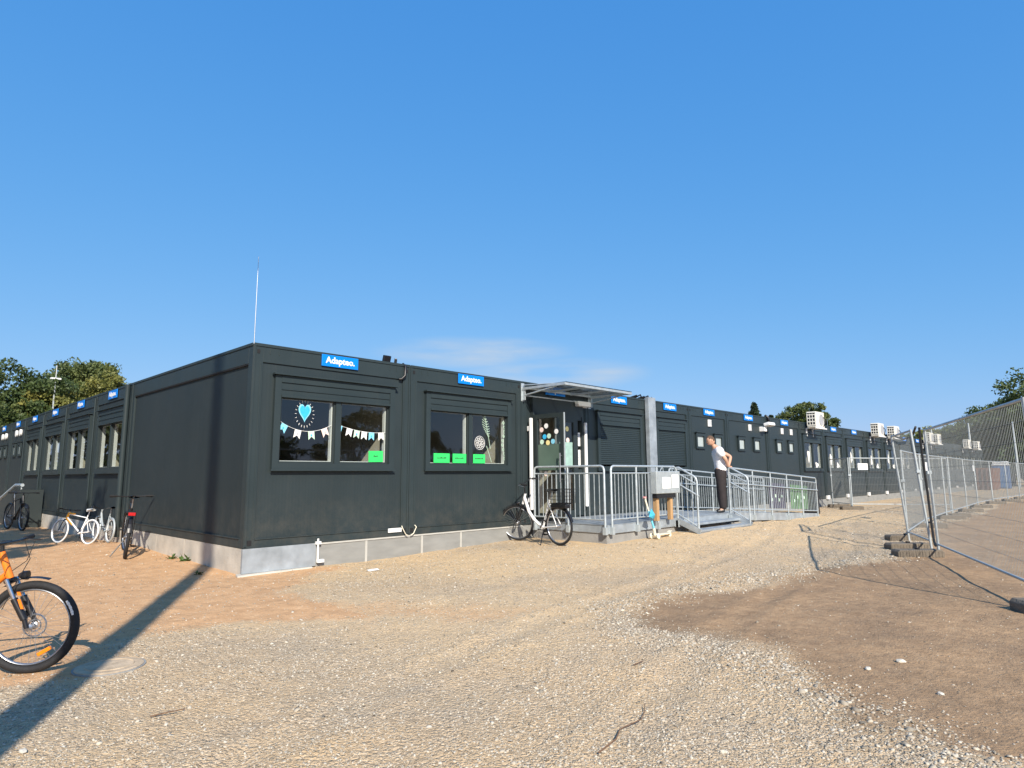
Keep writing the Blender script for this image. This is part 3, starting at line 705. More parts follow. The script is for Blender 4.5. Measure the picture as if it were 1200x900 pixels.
# ------------------------------------------------------------------ signs
def text_mesh(s, size, weight=.0, extrude=.0):
    cu = bpy.data.curves.new('txt', 'FONT'); cu.body = s; cu.size = size; cu.offset = weight; cu.extrude = extrude; cu.align_x = 'CENTER'; cu.align_y = 'CENTER'; cu.resolution_u = 3
    ob = bpy.data.objects.new('txt', cu); col.objects.link(ob); dg = bpy.context.evaluated_depsgraph_get(); dg.update()
    me = bpy.data.meshes.new_from_object(ob.evaluated_get(dg)); bpy.data.objects.remove(ob); return me
TXT = text_mesh('Adapteo.', .135, .0035, .002); TXT.materials.append(M['white'])
NB = {0: 'above the window with the heart', 1: 'above the three green sheets', 2: 'behind the canopy over the open door', 3: 'left of the zinc post', 4: 'right of the zinc post',
      5: 'above the man on the ramp', 6: 'left of the white wall lamp', 7: 'between wall lamp and nearest air conditioner', 8: 'half behind the nearest air conditioner', 9: 'right of the nearest air conditioner', 10: 'second right of the nearest air conditioner'}
def sign(side, u, label, k=[0]):
    t = empty('name_sign', (0, 0, 0), label=label, cat='sign', group='blue name signs along the roof edge')
    t.location = (u, -.012, 3.073) if side == 'R' else (-.012, u, 3.073)
    b = MB(); b.box(-.315, .315, -.018, 0.0, -.09, .09)
    if not k: pass
    global SB
    if SB is None: o = b.build('board', M['blue_sign'], t, bevel=.006); SB = o.data
    else:
        o = link('board', SB, None, t); bb = o.modifiers.new('bevel', 'BEVEL'); bb.width = .006; bb.segments = 2
    x = link('lettering', TXT, None, t); x.rotation_euler = (PI / 2, 0, 0); x.location = (0, -.0205, .005)
    if side == 'L': t.rotation_euler = (0, 0, -PI / 2)
    return t
SB = None
for i in range(len(RX) - 1):
    if i in (11, 12, 16, 17, 20): continue
    if i > 15: continue
    sign('R', (RX[i] + RX[i + 1]) / 2, 'blue name sign on the front roof edge, ' + NB.get(i, 'far end, number %d from the corner' % (i + 1)))
LB = ['nearest to the long blank wall', 'second from the long blank wall', 'third from the long blank wall', 'fourth from the long blank wall', 'above the first pair of round vents', 'above the second pair of round vents']
for j in range(6):
    sign('L', (LY[j] + LY[j + 1]) / 2, 'small blue sign on the shaded left roof edge, ' + LB[j])
pl_ = MB(); pl_.box(2.30, 2.56, -.006, .0 - .001, .50, .565)
pl_.v = [(a, b - .016, c - .06) for a, b, c in pl_.v]
t = pl_.build('id_tag', M['white'], None); tag(t, 'small white data plate on the bottom rail beside the first joint', 'plate')
q = MB(); 
for k in range(2): q.box(2.33, 2.53 - .05 * k, -.0235, -.0228, .475 - k * .022, .483 - k * .022)
q.build('print', M['grey_ink'], t)

# ------------------------------------------------------------------ things in the windows
def sheet(name, mat, x0, x1, z0, z1, label, cat, group=None, lines=True, tilt=0, y=.024):
    b = MB(); b.box(-(x1 - x0) / 2, (x1 - x0) / 2, -.0015, .0015, -(z1 - z0) / 2, (z1 - z0) / 2)
    o = b.build(name, mat, None); o.location = ((x0 + x1) / 2, y, (z0 + z1) / 2); o.rotation_euler = (0, tilt, 0); tag(o, label, cat, group)
    return o
def scribble(par, w, n=7):
    b = MB(); x = -w / 2
    for k in range(n):
        h = .012 + .02 * random.random(); b.box(x, x + w / n * .7, -.003, -.0017, -.008, -.008 + h); x += w / n
    return b.build('writing', M['ink'], par)
y_in = .034
GS = 'green paper sheets along the window sills'
s1 = sheet('paper_sheet', M['green_paper'], 3.24, 3.60, 1.555, 1.72, 'green sheet in the bottom left of the second window', 'paper', GS); scribble(s1, .22)
s2 = sheet('paper_sheet', M['green_paper'], 3.67, 3.99, 1.555, 1.72, 'green sheet standing against the middle post of the second window', 'paper', GS); scribble(s2, .2, 6)
s3 = sheet('paper_sheet', M['green_paper'], 4.16, 4.46, 1.555, 1.72, 'green sheet beside the pale sunlit triangle in the second window', 'paper', GS); scribble(s3, .2, 6)
s4 = sheet('paper_sheet', M['green_paper'], 1.93, 2.20, 1.555, 1.73, 'green sheet in the lower right of the first window', 'paper', GS, tilt=-.02); scribble(s4, .08, 3)
# heart with rays
def heart_poly(w, h, n=28):
    pts = []
    for k in range(n):
        t = 2 * PI * k / n; x = 16 * math.sin(t) ** 3; z = 13 * math.cos(t) - 5 * math.cos(2 * t) - 2 * math.cos(3 * t) - math.cos(4 * t)
        pts.append((x / 32 * w, (z + 2.5) / 29 * h))
    return pts
hz = empty('paper_heart', (.82, .026, 2.25), label='blue paper heart with short white rays stuck in the first window', cat='paper heart')
b = MB(); b.prism(heart_poly(.20, .27), lambda x, z: (x, .001, z), lambda x, z: (x, .003, z)); b.build('border', M['heart_l'], hz)
b = MB(); b.prism(heart_poly(.155, .215), lambda x, z: (x, -.002, z + .005), lambda x, z: (x, 0.0, z + .005)); b.build('heart', M['heart'], hz)
b = MB()
for k in range(20):
    a = 2 * PI * k / 20; ca, sa = math.cos(a), math.sin(a); r0, r1 = 1.12, 1.34
    p0 = Vector((ca * .115 * r0, .001, sa * .15 * r0 - .01)); p1 = Vector((ca * .115 * r1, .001, sa * .15 * r1 - .01)); b.tube([p0, p1], .0035, 4)
b.build('ray', M['paper'], hz)
def bunting(name, x0, x1, z0, z1, sag, cols, label):
    t = empty(name, (x0, .028, z0), label=label, cat='bunting', group='paper bunting strings in the first window')
    n = 20; pts = [((x1 - x0) * k / n, 0, (z1 - z0) * k / n - sag * 4 * (k / n) * (1 - k / n)) for k in range(n + 1)]
    b = MB(); b.tube(pts, .003, 5); b.build('string', M['paper'], t)
    m = len(cols)
    for i, c in enumerate(cols):
        f = (i + .6) / (m + .2); k = int(f * n); p = Vector(pts[k]); d = (Vector(pts[min(n, k + 1)]) - Vector(pts[max(0, k - 1)])).normalized(); dn = Vector((d.z, 0, -d.x))
        w, h = .05, .125
        P = [p - d * w, p + d * w, p + d * w + dn * h, p + dn * (h - .045), p - d * w + dn * h]
        b = MB(); b.add([(v.x, -.004, v.z) for v in P] + [(v.x, -.0025, v.z) for v in P], [(0, 1, 2, 3, 4), (9, 8, 7, 6, 5)] + [(a, a + 5, (a + 1) % 5 + 5, (a + 1) % 5) for a in range(5)])
        o = b.build('pennant', M[c], t)
        g = MB(); cc = p + dn * .06; g.box(cc.x - .01, cc.x + .01, -.0062, -.005, cc.z - .014, cc.z + .014); g.build('letter', M['grey_ink'] if i % 2 else M['heart'], o)
bunting('bunting', .44, 1.26, 2.12, 2.10, .12, ['heart_l', 'paper', 'mint', 'pink'], 'bunting of four pennants below the heart in the left pane')
bunting('bunting', 1.36, 2.24, 2.12, 2.03, .045, ['heart_l', 'paper', 'mint', 'paper', 'heart_l', 'paper'], 'bunting of six pennants in the right pane of the first window')
# drawings on the second window (white line flower and leaf)
dw = empty('window_drawing', (4.33, .03, 1.93), label='white chalk flower and leaf drawn on the second window', cat='drawing')
b = MB()
def ell(cx, cz, rx, rz, n=20): return [(cx + rx * math.cos(2 * PI * k / n), 0, cz + rz * math.sin(2 * PI * k / n)) for k in range(n)]
b.tube(ell(0, 0, .125, .125), .004, 5, closed=True)
for k in range(9):
    a = 2 * PI * k / 9; b.tube(ell(.075 * math.cos(a), .075 * math.sin(a), .025, .025, 10), .005, 4, closed=True)
b.tube(ell(0, 0, .03, .03, 10), .006, 4, closed=True); b.build('flower', M['paper'], dw)
b = MB(); 
for k in range(9): z = .12 + k * .045; w = .11 * math.sin((k + 1.2) / 10 * PI); b.tube([(.22 - k * .012, 0, z), (.22 - k * .012 - w, 0, z + .05)], .005, 4); b.tube([(.22 - k * .012, 0, z), (.22 - k * .012 + w * .6, 0, z + .02)], .005, 4)
b.tube([(.27, 0, -.1), (.22, 0, .12), (.12, 0, .55)], .005, 4); b.tube([(.17, 0, -.05), (.3, 0, -.35)], .005, 4)
for k in range(9): b.tube(ell(.62 + .03 * math.sin(k), .40 - k * .085, .02, .028, 8), .006, 4, closed=True)
b.build('leaf', M['mint'], dw)
# dots on the doors
dots = [('pink', .14, 2.22), ('paper', .26, 2.29), ('heart', .215, 2.08), ('mint', .33, 2.09), ('mint', .145, 1.98), ('yellowp', .30, 1.96), ('heart_l', .43, 1.98), ('paper', .52, 2.17), ('pink', .24, 1.36)]
M['yellowp'] = pm('pale_yellow_paper', (.78, .66, .30), .8, var=.05)
for k, (c, u, z) in enumerate(dots):
    b = MB(); b.lathe([(.05, 0), (.05, .003)], (5.722, -.08 - u - .05, z), (-1, 0, 0), 16); o = b.build('round_sticker', M[c], leafL)
for k, (c, x, z) in enumerate([('yellowp', 6.78, 2.30), ('pink', 6.80, 2.06)]):
    b = MB(); b.lathe([(.055, 0), (.055, .003)], (x, -.049, z), (0, -1, 0), 16); b.build('round_sticker', M[c], leafR)
for (z0, z1, w) in ((1.95, 2.24, 'upper'), (1.50, 1.87, 'lower')):
    o = sheet('notice_sheet', M['paper'], 7.125, 7.265, z0, z1, w + ' white notice in the narrow pane right of the door', 'notice', 'white notices beside the door', y=-.015)
    b = MB()
    for k in range(5): b.box(-.045, .045, -.003, -.0018, .09 - k * .035, .095 - k * .035)
    b.build('print', M['grey_ink'], o)
# white paper cut-outs in the far windows
for n_, i in enumerate((8, 9, 10, 11, 12, 13)):
    a, b_, c, d = winR[i]
    for k, (fx, z, h, w) in enumerate(((.28, 1.98 - .1 * (n_ % 2), .42, .22), (.74, 1.64, .22, .3))):
        x = a + (b_ - a) * fx; m = MB(); P = []
        for q in range(14):
            t_ = 2 * PI * q / 14; rr = 1 + .28 * math.sin(3 * t_ + n_ + k); P.append((w / 2 * rr * math.cos(t_), h / 2 * rr * math.sin(t_)))
        m.prism(P, lambda X, Z: (X, 0, Z), lambda X, Z: (X, .003, Z)); o = m.build('paper_cutout', M['cloth_white'], None); o.location = (x, .028, z)
        tag(o, ('tall' if k == 0 else 'small low') + ' white paper figure in the window, window %d past the wall lamp' % (n_ + 2), 'paper figure', 'white paper figures in the far windows')
# pale tables / curtains inside the left wing
cu = MB()
u0 = LY[2] + .5
for k in range(12): cu.add([(.16 + .03 * (k % 2), u0 + .75 + k * .06, 1.5), (.16 + .03 * ((k + 1) % 2), u0 + .75 + (k + 1) * .06, 1.5), (.16 + .03 * ((k + 1) % 2), u0 + 1.0 + (k + 1) * .05, 2.5), (.16 + .03 * (k % 2), u0 + 1.0 + k * .05, 2.5)], [(0, 1, 2, 3)])
o = cu.build('curtain', M['cloth_white'], None, fix=False); tag(o, 'bright white curtain drawn in the third window of the shaded left side', 'curtain')

# ------------------------------------------------------------------ canopy and lamps
can = empty('door_canopy', (5.45, 0, 2.95), label='flat galvanised steel canopy fixed above the open entrance door', cat='canopy')
X0, X1, YO = 0.0, 2.17, -1.13
b = MB()
for x in (X0, X1): b.box(x - .025, x + .025, YO, -.02, .06, .11)
b.box(X0 + .025, X1 - .025, YO, YO + .05, .06, .11); b.box(X0 + .025, X1 - .025, -.07, -.02, .085, .12)
b.box(X0 + .025, X1 - .025, -.07, -.045, -.06, -.035)
for x in (.72, 1.45): b.box(x - .015, x + .015, YO + .05, -.07, .065, .105)
b.build('frame', M['galv'], can, bevel=.004)
for x in (X0, X1):
    b = MB(); b.box(x - .045, x + .045, -.022, -.013, -.16, .20); b.box(x - .012, x + .012, -.09, -.022, -.14, .06); b.build('wall_bracket', M['galv'], can)
    b = MB(); b.tube([(x, -.05, -.05), (x, -.9, .06)], .016, 8); b.tube([(x, -.05, .16), (x, YO + .05, .10)], .012, 8); b.build('brace', M['galv'], can, smooth=True)
b = MB(); b.box(X0 - .01, X1 + .01, YO - .01, -.03, .113, .121); b.build('roof_sheet', M['poly'], can)
lm = empty('canopy_lamp', (7.28, -.02, 2.86), label='white box lamp on the wall under the canopy', cat='lamp')
b = MB(); b.box(-.22, .22, -.14, -.02, -.055, .055); b.build('diffuser', M['lens'], lm, bevel=.02)
b = MB(); b.box(-.24, .24, -.02, .015, -.065, .065); b.build('base', M['white'], lm)
lm = empty('wall_lamp', (16.88, -.0, 2.88), label='white floodlight on a bracket high on the facade left of the black hoses', cat='lamp')
b = MB(); b.obox((0, -.22, .03), (1, 0, 0), (0, 1, -.25), (0, .25, 1), .25, .10, .055); b.build('lamp_head', M['white'], lm, bevel=.03)
b = MB(); b.box(-.22, -.05, -.16, .08, -.20, -.04); b.build('bracket', M['white'], lm, bevel=.02)

fl_ = empty('roof_floodlight', (3.12, 1.2, ZT - .02), label='pair of small black floodlights on the roof left of the second sign', cat='floodlight')
b = MB(); b.tube([(0, 0, 0), (0, 0, .27)], .014, 8); b.tube([(-.10, 0, .27), (.12, 0, .27)], .011, 8); b.build('pole', M['galv_dull'], fl_)
b = MB(); b.obox((-.09, -.02, .34), (1, 0, 0), (0, 1, .3), (0, -.3, 1), .078, .03, .06); b.build('lamp_head', M['black'], fl_, bevel=.012)
b = MB(); b.obox((.14, .02, .32), (.6, .8, 0), (-.8, .6, .2), (0, -.2, 1), .066, .025, .048); b.build('lamp_head', M['black'], fl_, bevel=.012)
for x, y, z1, r_, lb in ((.57, 1.3, 4.92, .008, 'tall thin lightning rod standing on the roof near the corner'), (27.2, 2.0, 4.15, .02, 'short dark rod on the roof between the nearest two air conditioners'), (29.2, 2.0, 4.0, .015, 'thin rod on the roof just before the second air conditioner')):
    t = empty('roof_rod', (x, y, ZT - .02), label=lb, cat='rod')
    b = MB(); b.tube([(0, 0, 0), (0, 0, (z1 - ZT) * .45), (0, 0, z1 - ZT)], [r_, r_ * .8, r_ * .5], 6); b.build('rod', M['alu'], t)
    b = MB(); b.lathe([(.12, 0), (.12, .05), (.04, .09)], (0, 0, 0), (0, 0, 1), 12); b.build('base', M['concrete'], t)

# air conditioners on the roof edge
def make_ac():
    t = empty('air_conditioner', (0, 0, 0), cat='air conditioner', group='air conditioners along the roof edge')
    b = MB(); b.box(-.42, .42, -.17, .17, 0, .58); b.build('housing', M['cream'], t, bevel=.02)
    b = MB()
    b.box(-.432, -.423, -.145, .145, .07, .53)
    b.build('coil', M['black'], t)
    b = MB()
    for k in range(4): b.box(-.442, -.433, -.15, .15, .07 + k * .125, .105 + k * .125)
    for k in range(4): b.box(-.441, -.433, -.15 + k * .093, -.125 + k * .093, .07, .50)
    b.build('grille', M['cream'], t)
    b = MB(); b.lathe([(.21, 0), (.21, .01), (.19, .012), (.19, .004), (.0, .004)], (.08, -.171, .29), (0, -1, 0), 24); b.build('fan_ring', M['grey_ink'], t)
    b = MB(); b.tube([(.30, -.18, .40), (.34, -.24, .3), (.30, -.2, .1), (.25, -.1, -.04)], .018, 6); b.build('hose', M['gasket'], t, smooth=True)
    b = MB()
    for s in (-.3, .3): b.box(s - .02, s + .02, -.18, .26, -.04, -.0); b.box(s - .02, s + .02, .22, .26, -.3, -.04)
    b.box(-.55, .55, -.2, -.16, -.045, -.005); b.build('bracket', M['white'], t)
    return t
ACX = [20.95, 28.75, 31.4, 38.6, 40.6, 49.9, 53.5]
ACL = ['cream air conditioner nearest the camera, beside the leafy tree', 'second cream air conditioner along the roof edge', 'third air conditioner, just left of the fence gate', 'air conditioner seen left through the fence, taller of the pair', 'air conditioner seen through the fence, right one of the pair', 'lone distant air conditioner seen through the fence mesh', 'farthest air conditioner on the building end']
proto = make_ac()
for i, x in enumerate(ACX):
    o = proto if i == 0 else copy_tree(proto)
    o.location = (x, -.27, 2.99); o['label'] = ACL[i]

# ------------------------------------------------------------------ platform, steps, ramp
FZ = .45
plat = empty('entrance_platform', (5.7, -1.8, 0), label='galvanised entrance platform with steps and a long sloping ramp', cat='platform')
def P(mb, name, mat, **k):
    o = mb.build(name, mat, plat, **k); o.location = (-5.7, 1.8, 0); return o
b = MB(); b.box(5.72, 10.4, -1.78, -.02, -.1, .30); P(b, 'concrete_base', M['concrete'])
b = MB(); b.box(5.70, 10.4, -1.82, -1.785, .29, FZ - .012); b.box(5.70, 5.735, -1.78, -.02, .30, FZ - .012); P(b, 'fascia', M['galv_sheet'], bevel=.004)
b = MB(); b.box(5.69, 10.4, -1.825, -.02, FZ - .010, FZ); P(b, 'deck', M['galv_sheet'])
# ramp deck and base
xa, xb, za, zb = 10.4, 15.98, FZ, .17
def slab(mb, x0, x1, y0, y1, t0, t1, ex=0):
    zt = lambda x: za + (zb - za) * (x - xa) / (xb - xa)
    vs = [(x, y, zt(x) + dz) for dz in (t0, t1) for y in (y0, y1) for x in (x0, x1)]
    mb.add(vs, [(0, 2, 3, 1), (4, 5, 7, 6), (0, 1, 5, 4), (2, 6, 7, 3), (0, 4, 6, 2), (1, 3, 7, 5)])
b = MB(); slab(b, xa + .002, xb, -1.825, -.28, -.03, 0.0); P(b, 'ramp_deck', M['galv_sheet'])
b = MB(); slab(b, xa + .002, xb, -1.83, -1.80, -.17, .02); slab(b, xa + .002, xb, -.30, -.27, -.17, .02); P(b, 'ramp_side', M['galv_sheet'], bevel=.004)
b = MB()
for x0, x1, h in ((10.41, 12.2, .22), (12.21, 13.8, .15), (13.81, 15.5, .09)): b.box(x0, x1, -1.79, -.33, -.1, h)
P(b, 'ramp_base', M['concrete'])
# steps
b = MB(); b.box(8.07, 10.38, -2.09, -1.84, .30, .345); b.box(8.07, 10.38, -2.34, -2.09, .195, .24); P(b, 'tread', M['galv_sheet'], bevel=.005)
b = MB(); b.box(8.06, 10.39, -2.345, -1.84, -.05, .19); P(b, 'step_base', M['concrete'])
for x in (8.045, 10.395): b = MB(); b.obox((x, -2.08, .32), (1, 0, 0), (0, 1, .40), (0, -.40, 1), .018, .30, .055); P(b, 'stringer', M['galv_sheet'])

def railing(name, p0, p1, z0, z1, h=1.04, mids=(), low=True, mid_rail=False, base=.09, post_down=.15):
    """rail between two points; z0, z1 floor heights at its ends; rounded top corners"""
    p0 = Vector((*p0, z0)); p1 = Vector((*p1, z1)); d = p1 - p0; L = d.length; u = d.normalized(); up = Vector((0, 0, 1))
    b = MB(); c = .07
    pts = [p0 - up * post_down, p0 + up * (h - c), p0 + up * (h - .02) + u * .02, p0 + up * h + u * c, p1 + up * h - u * c, p1 + up * (h - .02) - u * .02, p1 + up * (h - c), p1 - up * post_down]
    b.tube(pts, .021, 10)
    o = P(b, name, M['galv'], smooth=True)
    b = MB(); b.tube([p0 + up * (h - .13), p1 + up * (h - .13)], .014, 8); b.tube([p0 + up * base, p1 + up * base], .014, 8)
    if mid_rail: b.tube([p0 + up * (h * .66) + Vector((0, -.03, 0)), p1 + up * (h * .66) + Vector((0, -.03, 0))], .016, 8)
    for m in mids: q = p0 + u * L * m; b.tube([q - up * post_down, q + up * h], .019, 8)
    x = b.build('rail', M['galv'], o, smooth=True)
    b = MB(); n = max(2, int(round(L / .115)))
    for k in range(1, n):
        q = p0 + u * L * k / n; b.tube([q + up * base, q + up * (h - .13)], .0075, 5)
    b.build('baluster', M['galv'], o)
    b = MB()
    for m in (0,) + tuple(mids) + (1,):
        q = p0 + u * L * m; b.box(q.x - .035, q.x + .035, q.y - .035, q.y + .035, q.z - .17, q.z - .04)
    b.build('post_shoe', M['galv_dull'], o)
    return o
railing('railing', (5.66, -.12), (5.66, -1.80), FZ, FZ, mids=(.5,))
railing('railing', (5.80, -1.85), (8.05, -1.85), FZ, FZ, mids=(.36, .68))
railing('ramp_railing', (10.42, -1.85), (15.96, -1.85), FZ, .17, h=1.03, mids=(.23, .42, .61, .80), mid_rail=True)
railing('ramp_railing', (10.42, -.30), (15.96, -.30), FZ, .17, h=1.03, mids=(.2, .4, .6, .8), mid_rail=True)
railing('stair_railing', (8.05, -1.87), (8.05, -2.32), FZ, .21, h=1.05, low=True, mid_rail=True, post_down=.02)
railing('stair_railing', (10.39, -1.87), (10.39, -2.32), FZ, .21, h=1.05, mid_rail=True, post_down=.02)
# banners tied to the inside of the far ramp railing
for x0, x1, m, lb in ((14.2, 15.45, 'banner_green', 'green printed banner hanging behind the bars at the low end of the ramp'), (12.75, 13.85, 'banner_purple', 'dark purple banner hanging behind the bars in the middle of the ramp')):
    b = MB(); n = 10
    zf = lambda x: za + (zb - za) * (x - xa) / (xb - xa)
    for k in range(n):
        a0 = x0 + (x1 - x0) * k / n; a1 = x0 + (x1 - x0) * (k + 1) / n; y0 = -1.78 - .012 * math.sin(k * 1.7); y1 = -1.78 - .012 * math.sin((k + 1) * 1.7)
        b.add([(a0, y0, zf(a0) + .13), (a1, y1, zf(a1) + .13), (a1, y1, zf(a1) + .78), (a0, y0, zf(a0) + .78), (a0, y0 + .004, zf(a0) + .13), (a1, y1 + .004, zf(a1) + .13), (a1, y1 + .004, zf(a1) + .78), (a0, y0 + .004, zf(a0) + .78)],
              [(0, 1, 2, 3), (7, 6, 5, 4), (3, 2, 6, 7), (4, 5, 1, 0)])
    o = b.build('banner', M[m], None, fix=False); tag(o, lb, 'banner')
    q = MB()
    for k in range(4): xx = x0 + .2 + k * (x1 - x0 - .3) / 4; zz = zf(xx) + .35 + .1 * (k % 2); q.lathe([(.0, 0), (.045, .001), (.045, .004), (0, .005)], (xx, -1.797, zz), (0, -1, 0), 10)
    q.build('motif', M['mint'], o)

# grey mail box on timber posts in front of the railing
mb_ = empty('notice_box', (7.47, -2.0, FZ - .02), label='grey metal box with two white sheets on timber posts at the railing', cat='box')
b = MB(); b.box(-.44, .44, -.03, .11, .535, .965); b.build('cabinet', M['galv_dull'], mb_, bevel=.012)
b = MB(); b.box(-.40, .30, .0, .10, .45, .533); b.build('underside', M['black'], mb_)
for x in (-.31, .20): b = MB(); b.box(x - .045, x + .045, .04, .12, .02, .45); b.build('timber_post', M['wood'], mb_, bevel=.004)
for x in (-.10, .24):
    b = MB(); b.tube([(x - .05, .06, .965), (x - .02, .05, 1.03), (x + .03, .05, 1.03), (x + .06, .06, .965)], .01, 6); b.build('hanging_strap', M['galv'], mb_)
for k, (x0, x1, z0, z1, lb) in enumerate(((7.23, 7.53, 1.06, 1.28, 'left white printed sheet on the grey box'), (7.58, 7.84, 1.07, 1.33, 'right white printed sheet on the grey box'))):
    o = sheet('printed_sheet', M['paper'], x0, x1, z0, z1, lb, 'notice', 'white sheets on the grey box', y=-2.034)
    b = MB()
    for q in range(6): b.box(-.10, .08 - .03 * (q % 3), -.003, -.0018, .08 - q * .028, .084 - q * .028)
    b.build('print', M['grey_ink'], o)
bb = empty('waste_bin', (16.9, -1.35, gz(16.9, -1.35)), label='tall black bin at the low end of the ramp', cat='bin')
b = MB(); b.box(-.13, .13, -.2, .2, .02, .92); b.build('body', M['black'], bb, bevel=.02)
b = MB(); b.add([(-.15, -.22, .92), (.15, -.22, .92), (.15, .22, .92), (-.15, .22, .92), (-.10, -.1, 1.0), (.10, -.1, 1.0), (.10, .1, 1.0), (-.10, .1, 1.0)], [(0, 1, 5, 4), (1, 2, 6, 5), (2, 3, 7, 6), (3, 0, 4, 7), (4, 5, 6, 7), (3, 2, 1, 0)]); b.build('lid', M['gasket'], bb)
# entrance stairs on the left wing
st = empty('side_stairs', (-.3, 12.7, gz(-.3, 12.7)), label='dark clad stair block with pale handrail against the shaded left side', cat='stairs')
b = MB(); pf = [(12.7, 0), (12.7, 1.02), (13.6, 1.02), (16.8, .45), (16.8, 0)]
for x0, x1 in ((-.52, -.49),):
    b.prism(pf, lambda y, z: (x0, y, z), lambda y, z: (x1, y, z))
b.box(-.49, -.02, 12.7, 12.73, 0, 1.0)
o = b.build('side_panel', M['steel_dark'], st); o.location = (.3, -12.7, 0)
b = MB(); b.tube([(-.505, 12.65, 1.13), (-.505, 13.6, 1.12), (-.505, 16.8, .55)], .045, 8); b.tube([(-.505, 12.72, 1.0), (-.505, 12.72, 1.12)], .02, 6)
o = b.build('handrail', M['galv'], st, smooth=True); o.location = (.3, -12.7, 0)
b = MB(); b.box(-.48, -.02, 12.74, 14.2, .02, .45); b.box(-.48, -.02, 14.2, 14.6, .02, .30); b.box(-.48, -.02, 14.6, 15.0, .02, .15)
o = b.build('step', M['concrete'], st); o.location = (.3, -12.7, 0)

# ------------------------------------------------------------------ fences
def panel(p, q, h, label, lean=(0, 0), zb=.11, plate=None, wr=.0017, group='mesh fence panels of the building site'):
    w = math.hypot(q[0] - p[0], q[1] - p[1]); g0 = gz(*p); g1 = gz(*q)
    xa_ = Vector((q[0] - p[0], q[1] - p[1], g1 - g0)).normalized(); up = Vector((lean[0], lean[1], 1)).normalized()
    ya_ = up.cross(xa_).normalized(); mt = Matrix(((xa_.x, ya_.x, up.x, p[0]), (xa_.y, ya_.y, up.y, p[1]), (xa_.z, ya_.z, up.z, g0 + zb), (0, 0, 0, 1)))
    t = empty('construction_fence', matrix=mt, label=label, cat='fence panel', group=group)
    b = MB(); r = .02
    b.tube([(.03, 0, -.10), (.03, 0, h)], r, 8); b.tube([(w - .03, 0, -.10), (w - .03, 0, h)], r, 8)
    b.tube([(.03, 0, h - .02), (w - .03, 0, h - .02)], r * .9, 8); b.tube([(.03, 0, .08), (w - .03, 0, .08)], r * .8, 8)
    b.build('frame', M['galv_dull'], t, smooth=True)
    b = MB(); n = int(w / .052)
    for k in range(1, n): x = w * k / n; b.tube([(x, .0, .08), (x, .0, h - .02)], wr, 4, cap=False)
    m = int(h / .24)
    for k in range(1, m + 1): z = .08 + (h - .1) * k / (m + 1); b.tube([(.03, .004, z), (w - .03, .004, z)], wr, 4, cap=False)
    b.build('wire_mesh', M['wire'], t)
    b = MB(); b.box(-.05, .05, -.03, .03, h * .62, h * .62 + .05); b.build('coupling', M['galv'], t)
    if plate is not None: b = MB(); b.box(plate * w - .17, plate * w + .17, -.012, -.006, h - .42, h - .20); b.build('plate', M['white'], t, bevel=.004)
    return t
def foot(x, y, ang, label):
    t = empty('fence_block', (x, y, gz(x, y) - .01), ang, label=label, cat='fence foot', group='concrete feet under the fence')
    b = MB(); b.prism([(-.36, 0), (.36, 0), (.36, .09), (.33, .125), (-.33, .125), (-.36, .09)], lambda x, z: (x, -.115, z), lambda x, z: (x, .115, z)); b.build('block', M['foot'], t, bevel=.01)
    b = MB()
    for k in range(14): b.box(-.335 + k * .05, -.315 + k * .05, -.121, -.1155, .015, .10)
    b.build('ridge', M['foot'], t)
    b = MB(); b.tube([(0.0, 0, .124), (0, 0, .15)], .035, 10); b.build('socket', M['gasket'], t)
FA = math.atan2(-.75, .66)
panel((8.60, -6.22), (4.25, -7.98), 1.94, 'big near fence panel reaching out of the frame at the right edge', lean=(0, .02), plate=None, wr=.0021)
panel((9.14, -6.02), (10.89, -5.28), 1.98, 'leaning narrow fence panel with dense looking mesh in the middle of the fence', lean=(-.02, .07))
C = [(10.95, -5.26), (14.6, -4.80), (18.45, -4.54), (19.5, -4.50), (22.9, -4.32), (26.2, -4.13), (29.9, -4.10), (33.4, -4.20), (36.9, -4.25), (40.4, -4.30), (43.9, -4.35), (47.4, -4.4)]
CL = ['first', 'second', 'short doubled', 'fourth', 'fifth', 'sixth', 'seventh', 'eighth', 'ninth', 'tenth', 'eleventh']
for i in range(len(C) - 1):
    panel(C[i], C[i + 1], 1.68, CL[i] + ' fence panel of the row running away behind the leaning panel', plate=.25 if i == 1 else (.9 if i == 4 else None), wr=.0020)
D = [(21.66, -.42), (20.25, -1.48), (22.62, -3.92)]
panel(D[0], D[1], 1.66, 'narrow fence panel standing close to the facade beyond the black bin', wr=.0020)
panel(D[1], D[2], 1.66, 'fence panel with a white plate crossing in front of the far windows', plate=.14, wr=.0020)
foot(8.35, -5.98, FA, 'nearest fence foot, under the joint of the big panel')
foot(9.35, -5.62, FA, 'fence foot just behind the nearest one')
foot(10.95, -5.22, FA, 'fence foot under the far post of the leaning panel')
foot(4.42, -7.98, FA, 'fence foot cut by the right edge of the picture')
for i, c in enumerate(C[1:]): foot(c[0], c[1] - .1, FA, 'fence foot under joint %d of the row running away' % (i + 1))
foot(D[0][0], D[0][1] - .2, FA, 'fence foot close to the facade beyond the bin'); foot(D[1][0], D[1][1], FA, 'fence foot in front of the far windows, left of the joint')
